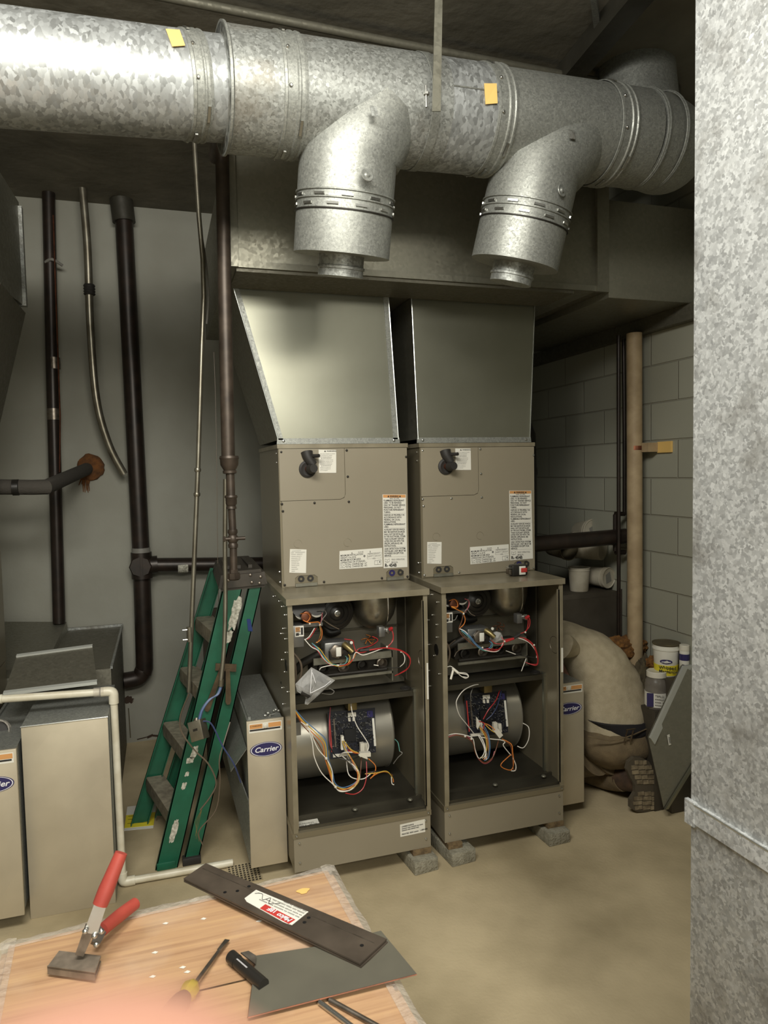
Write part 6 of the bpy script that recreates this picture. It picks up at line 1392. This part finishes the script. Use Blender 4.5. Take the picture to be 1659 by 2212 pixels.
text('brand_lettering', 'Malco', FQ(.618,.32,.0088), rr, uu, .014, M['white_print'], la_, bold=.03, shear=.3)
text('label_print', 'xxx xxxxx xx xxxxxxx xxxx xxxxxx\nxx xxxx xxxxx xxxxxxx xx xxxx\nxxxxx xxx xxxx xxxxxx xxx\nxxx xxxxxx xx xxxx', FQ(.63,.50,.0086), rr, uu, .006, M['ink'], la_, width=.10, spacing=1.1)
b = MB(); b.tube([FQ(.36,.62,.0086), FQ(.39,.72,.0086), FQ(.42,.52,.0086), FQ(.44,.70,.0086), FQ(.46,.50,.0086), FQ(.50,.66,.0086)], .0006, 4, sm=4); b.build('handwriting', M['ink'], la_)
# grey flashing sheet
q = [T2(536,2198,.006), T2(553,2066,.006), T2(690,2045,.006), T2(823,2012,.010), T2(900,2105,.010)]
GS = thing('flashing_sheet', 'grey trapezoid of sheet metal under the folding tool', 'sheet metal', (q[0]+q[3])/2)
MB().slab(q, (0,0,1), .0015).build('sheet', M['grey_plate'], GS)
MB().tube([q[0], q[4]], .0012, 5).build('hemmed_edge', M['copper'], GS); MB().tube([q[0], q[1]], .0012, 5).build('hemmed_edge', M['copper'], GS)
# steel bars poking out under the sheet
for k, (a, c) in enumerate((((690,2165),(770,2225)), ((712,2160),(830,2225)))):
    MB().tube([T2(*a,.0045), T2(*c,.0045)], .0040, 10).build('steel_rod', M['steel'] if k == 0 else M['steel_dark'], **T(['bright steel rod sticking out from under the grey sheet, the left one', 'dull steel rod sticking out from under the grey sheet, the right one'][k], 'rod'))
MK = thing('marker_pen', 'black marker pen with barcode poking out beside the grey sheet', 'marker', T2(520, 2080))
a, c = T2(499,2066,.011), T2(570,2128,.011)
MB().tube([a, a+(c-a)*.2], .0105, 20).build('pen_cap', M['plastic_blk'], MK); MB().tube([a+(c-a)*.2, c], .0098, 20).build('pen_barrel', M['plastic_blk'], MK)
d = (c-a).normalized(); s_ = d.cross(V((0,0,1)))
b = MB()
for k in range(12): 
    p = a+(c-a)*.24+s_*(.004-.0009*k)+V((0,-.001,.0098-.0001*k*k*.5)); b.tube([p, p+d*.03], .00022, 4)
b.build('barcode_bars', M['white_print'], MK)
q = [T2(520,2060,.014), T2(537,2056,.016), T2(553,2066,.012), T2(552,2085,.010)]
MB().slab(q, (0,0,1), .002).build('metal_scrap', M['steel_dark'], **T('small folded scrap of grey metal above the marker pen', 'metal scrap'))
# screwdriver
SD = thing('screwdriver', 'flat screwdriver with a yellow handle pointing away on the crate', 'screwdriver', T2(430, 2120))
tp_, fe = T2(491,2030,.006), T2(418,2128,.012)
d = (tp_-fe).normalized(); s_ = d.cross(V((0,0,1))).normalized()
MB().tube([fe, tp_-d*.03], .0032, 12).build('shank', M['steel_dark'], SD)
MB().hexa([tp_-d*.032-s_*.003-V((0,0,.003)), tp_-d*.032+s_*.003-V((0,0,.003)), tp_-d*.032+s_*.003+V((0,0,.003)), tp_-d*.032-s_*.003+V((0,0,.003)), tp_-s_*.0045-V((0,0,.0008)), tp_+s_*.0045-V((0,0,.0008)), tp_+s_*.0045+V((0,0,.0008)), tp_-s_*.0045+V((0,0,.0008))]).build('blade', M['steel_dark'], SD)
MB().lathe(fe+d*.004, -d, [(0,.005),(.004,.011),(.012,.0145),(.022,.0145),(.030,.011)], 8).build('handle_collar', M['yellow_clear'], SD)
MB().lathe(fe-d*.026, -d, [(0,.011),(.01,.0145),(.03,.017),(.06,.017),(.075,.014),(.08,.0)], 12).build('handle_grip', M['boot'], SD)
# hand seamer
HSm = thing('hand_seamer', 'sheet metal seaming pliers with red grips standing open on the crate', 'seaming pliers', T2(160, 2080))
Z = TZ
jl, jr, jt, jtr = T2(102,2092,.015), T2(205,2106,.015), T2(128,2057,.015), T2(218,2068,.015)
MB().slab([jl, jr, jtr, jt], (0,0,1), .003).build('upper_jaw', M['jaw'], HSm)
MB().slab([p+V((0,0,-.009)) for p in (jl+V((.004,0,0)), jr, jtr, jt)], (0,0,1), .003).build('lower_jaw', M['jaw'], HSm)
MB().slab([jl+V((0,0,-.010)), jr+V((0,0,-.010)), jr+V((0,0,.004)), jl+V((0,0,.004))], (0,1,0), .002).build('jaw_lip', M['jaw'], HSm)
n0 = T2(172,2062,.026); 
n1 = pt(196, 2000, y=n0.y+.004); n2 = pt(216, 1955, y=n0.y+.008); n3 = pt(262, 1842, y=n0.y+.03)
def flatbar(a, c, w0, w1, th, m, name, nrm=V((0,-1,.3))):
    d = (c-a).normalized(); s_ = d.cross(nrm).normalized(); n = s_.cross(d).normalized()
    b = MB(); b.hexa([a-s_*w0-n*th, a+s_*w0-n*th, a+s_*w0+n*th, a-s_*w0+n*th, c-s_*w1-n*th, c+s_*w1-n*th, c+s_*w1+n*th, c-s_*w1+n*th]); return b.build(name, M[m], HSm)
flatbar(n0, n1, .007, .009, .004, 'steel_dark', 'jaw_arm')
flatbar(n1-V((0,.002,.01)), n2+(n3-n2)*.08, .011, .010, .005, 'steel', 'upper_lever')
MB().tube([n2, n2+(n3-n2)*.3, n3], [.0125,.0135,.0105], 16, sm=4).build('upper_grip', M['red_grip'], HSm)
m0 = T2(205,2040,.018); m1 = T2(222,2005,.028); m2 = T2(292,1952,.020)
flatbar(m0, m1, .007, .009, .004, 'steel_dark', 'lower_arm')
MB().tube([m1-V((0,.004,0)), m1+(m2-m1)*.5, m2], [.011,.012,.011], 14, sm=4).build('lower_grip', M['red_grip'], HSm)
for px, py in ((204,2022),(219,2012),(208,2040),(184,2012)):
    MB().ball(pt(px, py, y=n0.y-.006), (.005,.005,.005), 2).build('pivot_bolt', M['steel'], HSm)

b = MB(); rd = random.Random(12); yw = YB-.0015
c = pt(277, 1512, y=yw); b.slab([c+V((.036*math.cos(t*PI/14)*rd.uniform(.6,1.1), 0, .024*math.sin(t*PI/14)*rd.uniform(.6,1.1))) for t in range(28)], (0,-1,0), .001)
b.build('wall_stain', M['rust_dark'], **T('dark broken patch low on the back wall right of the white pipe', 'wall damage'))
b = MB(); prev = pt(296, 1597, y=yw)
for px, py, h in ((318,1592,.004),(330,1588,.010),(342,1590,.008),(352,1586,.016),(364,1589,.006),(382,1586,.003)):
    c = pt(px, py, y=yw); b.slab([prev+V((0,0,-h)), c+V((0,0,-h*.6)), c+V((0,0,h*.8)), prev+V((0,0,h*.4))], (0,-1,0), .001); prev = c
b.build('wall_crack', M['rust_dark'], **T('dark jagged crack along the foot of the back wall', 'wall damage'))
MB().tube([V((pt(277,1520,y=yw).x, yw, pt(277,1530,y=yw).z)), V((pt(277,1520,y=yw).x+.004, yw, .03))], .003, 5).build('rust_streak', M['insul_face'], **T('thin rust streak running down the wall below the broken patch', 'wall damage'))

# ---------------------------------------------------------------- fingertip at the lens
LC = lambda px, py, t: CAM+(FW+(px-W/2)/FPX*RT-(py-H/2)/FPX*UP)*t
HN = thing('hand', 'blurred fingertip over the lens at the bottom left edge of the photo', 'hand', LC(300, 2600, .022)-UP*.12)
tip = LC(262, 2240, .022)
k1_, k2_, pal = tip-UP*.026-RT*.004, tip-UP*.050-RT*.010-FW*.006, tip-UP*.085-RT*.020-FW*.018
hj = [(pal-UP*.03, (.026,.016)), (pal, (.026,.014)), (k2_, .0095), (k1_, .0100), (tip, .0098)]; he_ = [(0,1),(1,2),(2,3),(3,4)]
for k in range(1, 4):
    b0 = pal+RT*-.018*k*.9-FW*.004*k; a1 = b0+UP*(.030-.004*k)+FW*.012; a2 = a1+UP*.006+FW*.022; a3 = a2-UP*.014+FW*.008; i0 = len(hj)
    hj += [(b0, .0105), (a1, .0088), (a2, .008), (a3, .007)]; he_ += [(1, i0), (i0, i0+1), (i0+1, i0+2), (i0+2, i0+3)]
i0 = len(hj); hj += [(pal+RT*.03-UP*.02, .012), (pal+RT*.05+UP*.005+FW*.01, .0105), (pal+RT*.056+UP*.03+FW*.018, .0085)]; he_ += [(0, i0), (i0, i0+1), (i0+1, i0+2)]
skinned('palm_and_fingers', hj, he_, M['skin'], HN)

for o in bpy.data.objects:
    if '_w' in o: del o['_w']
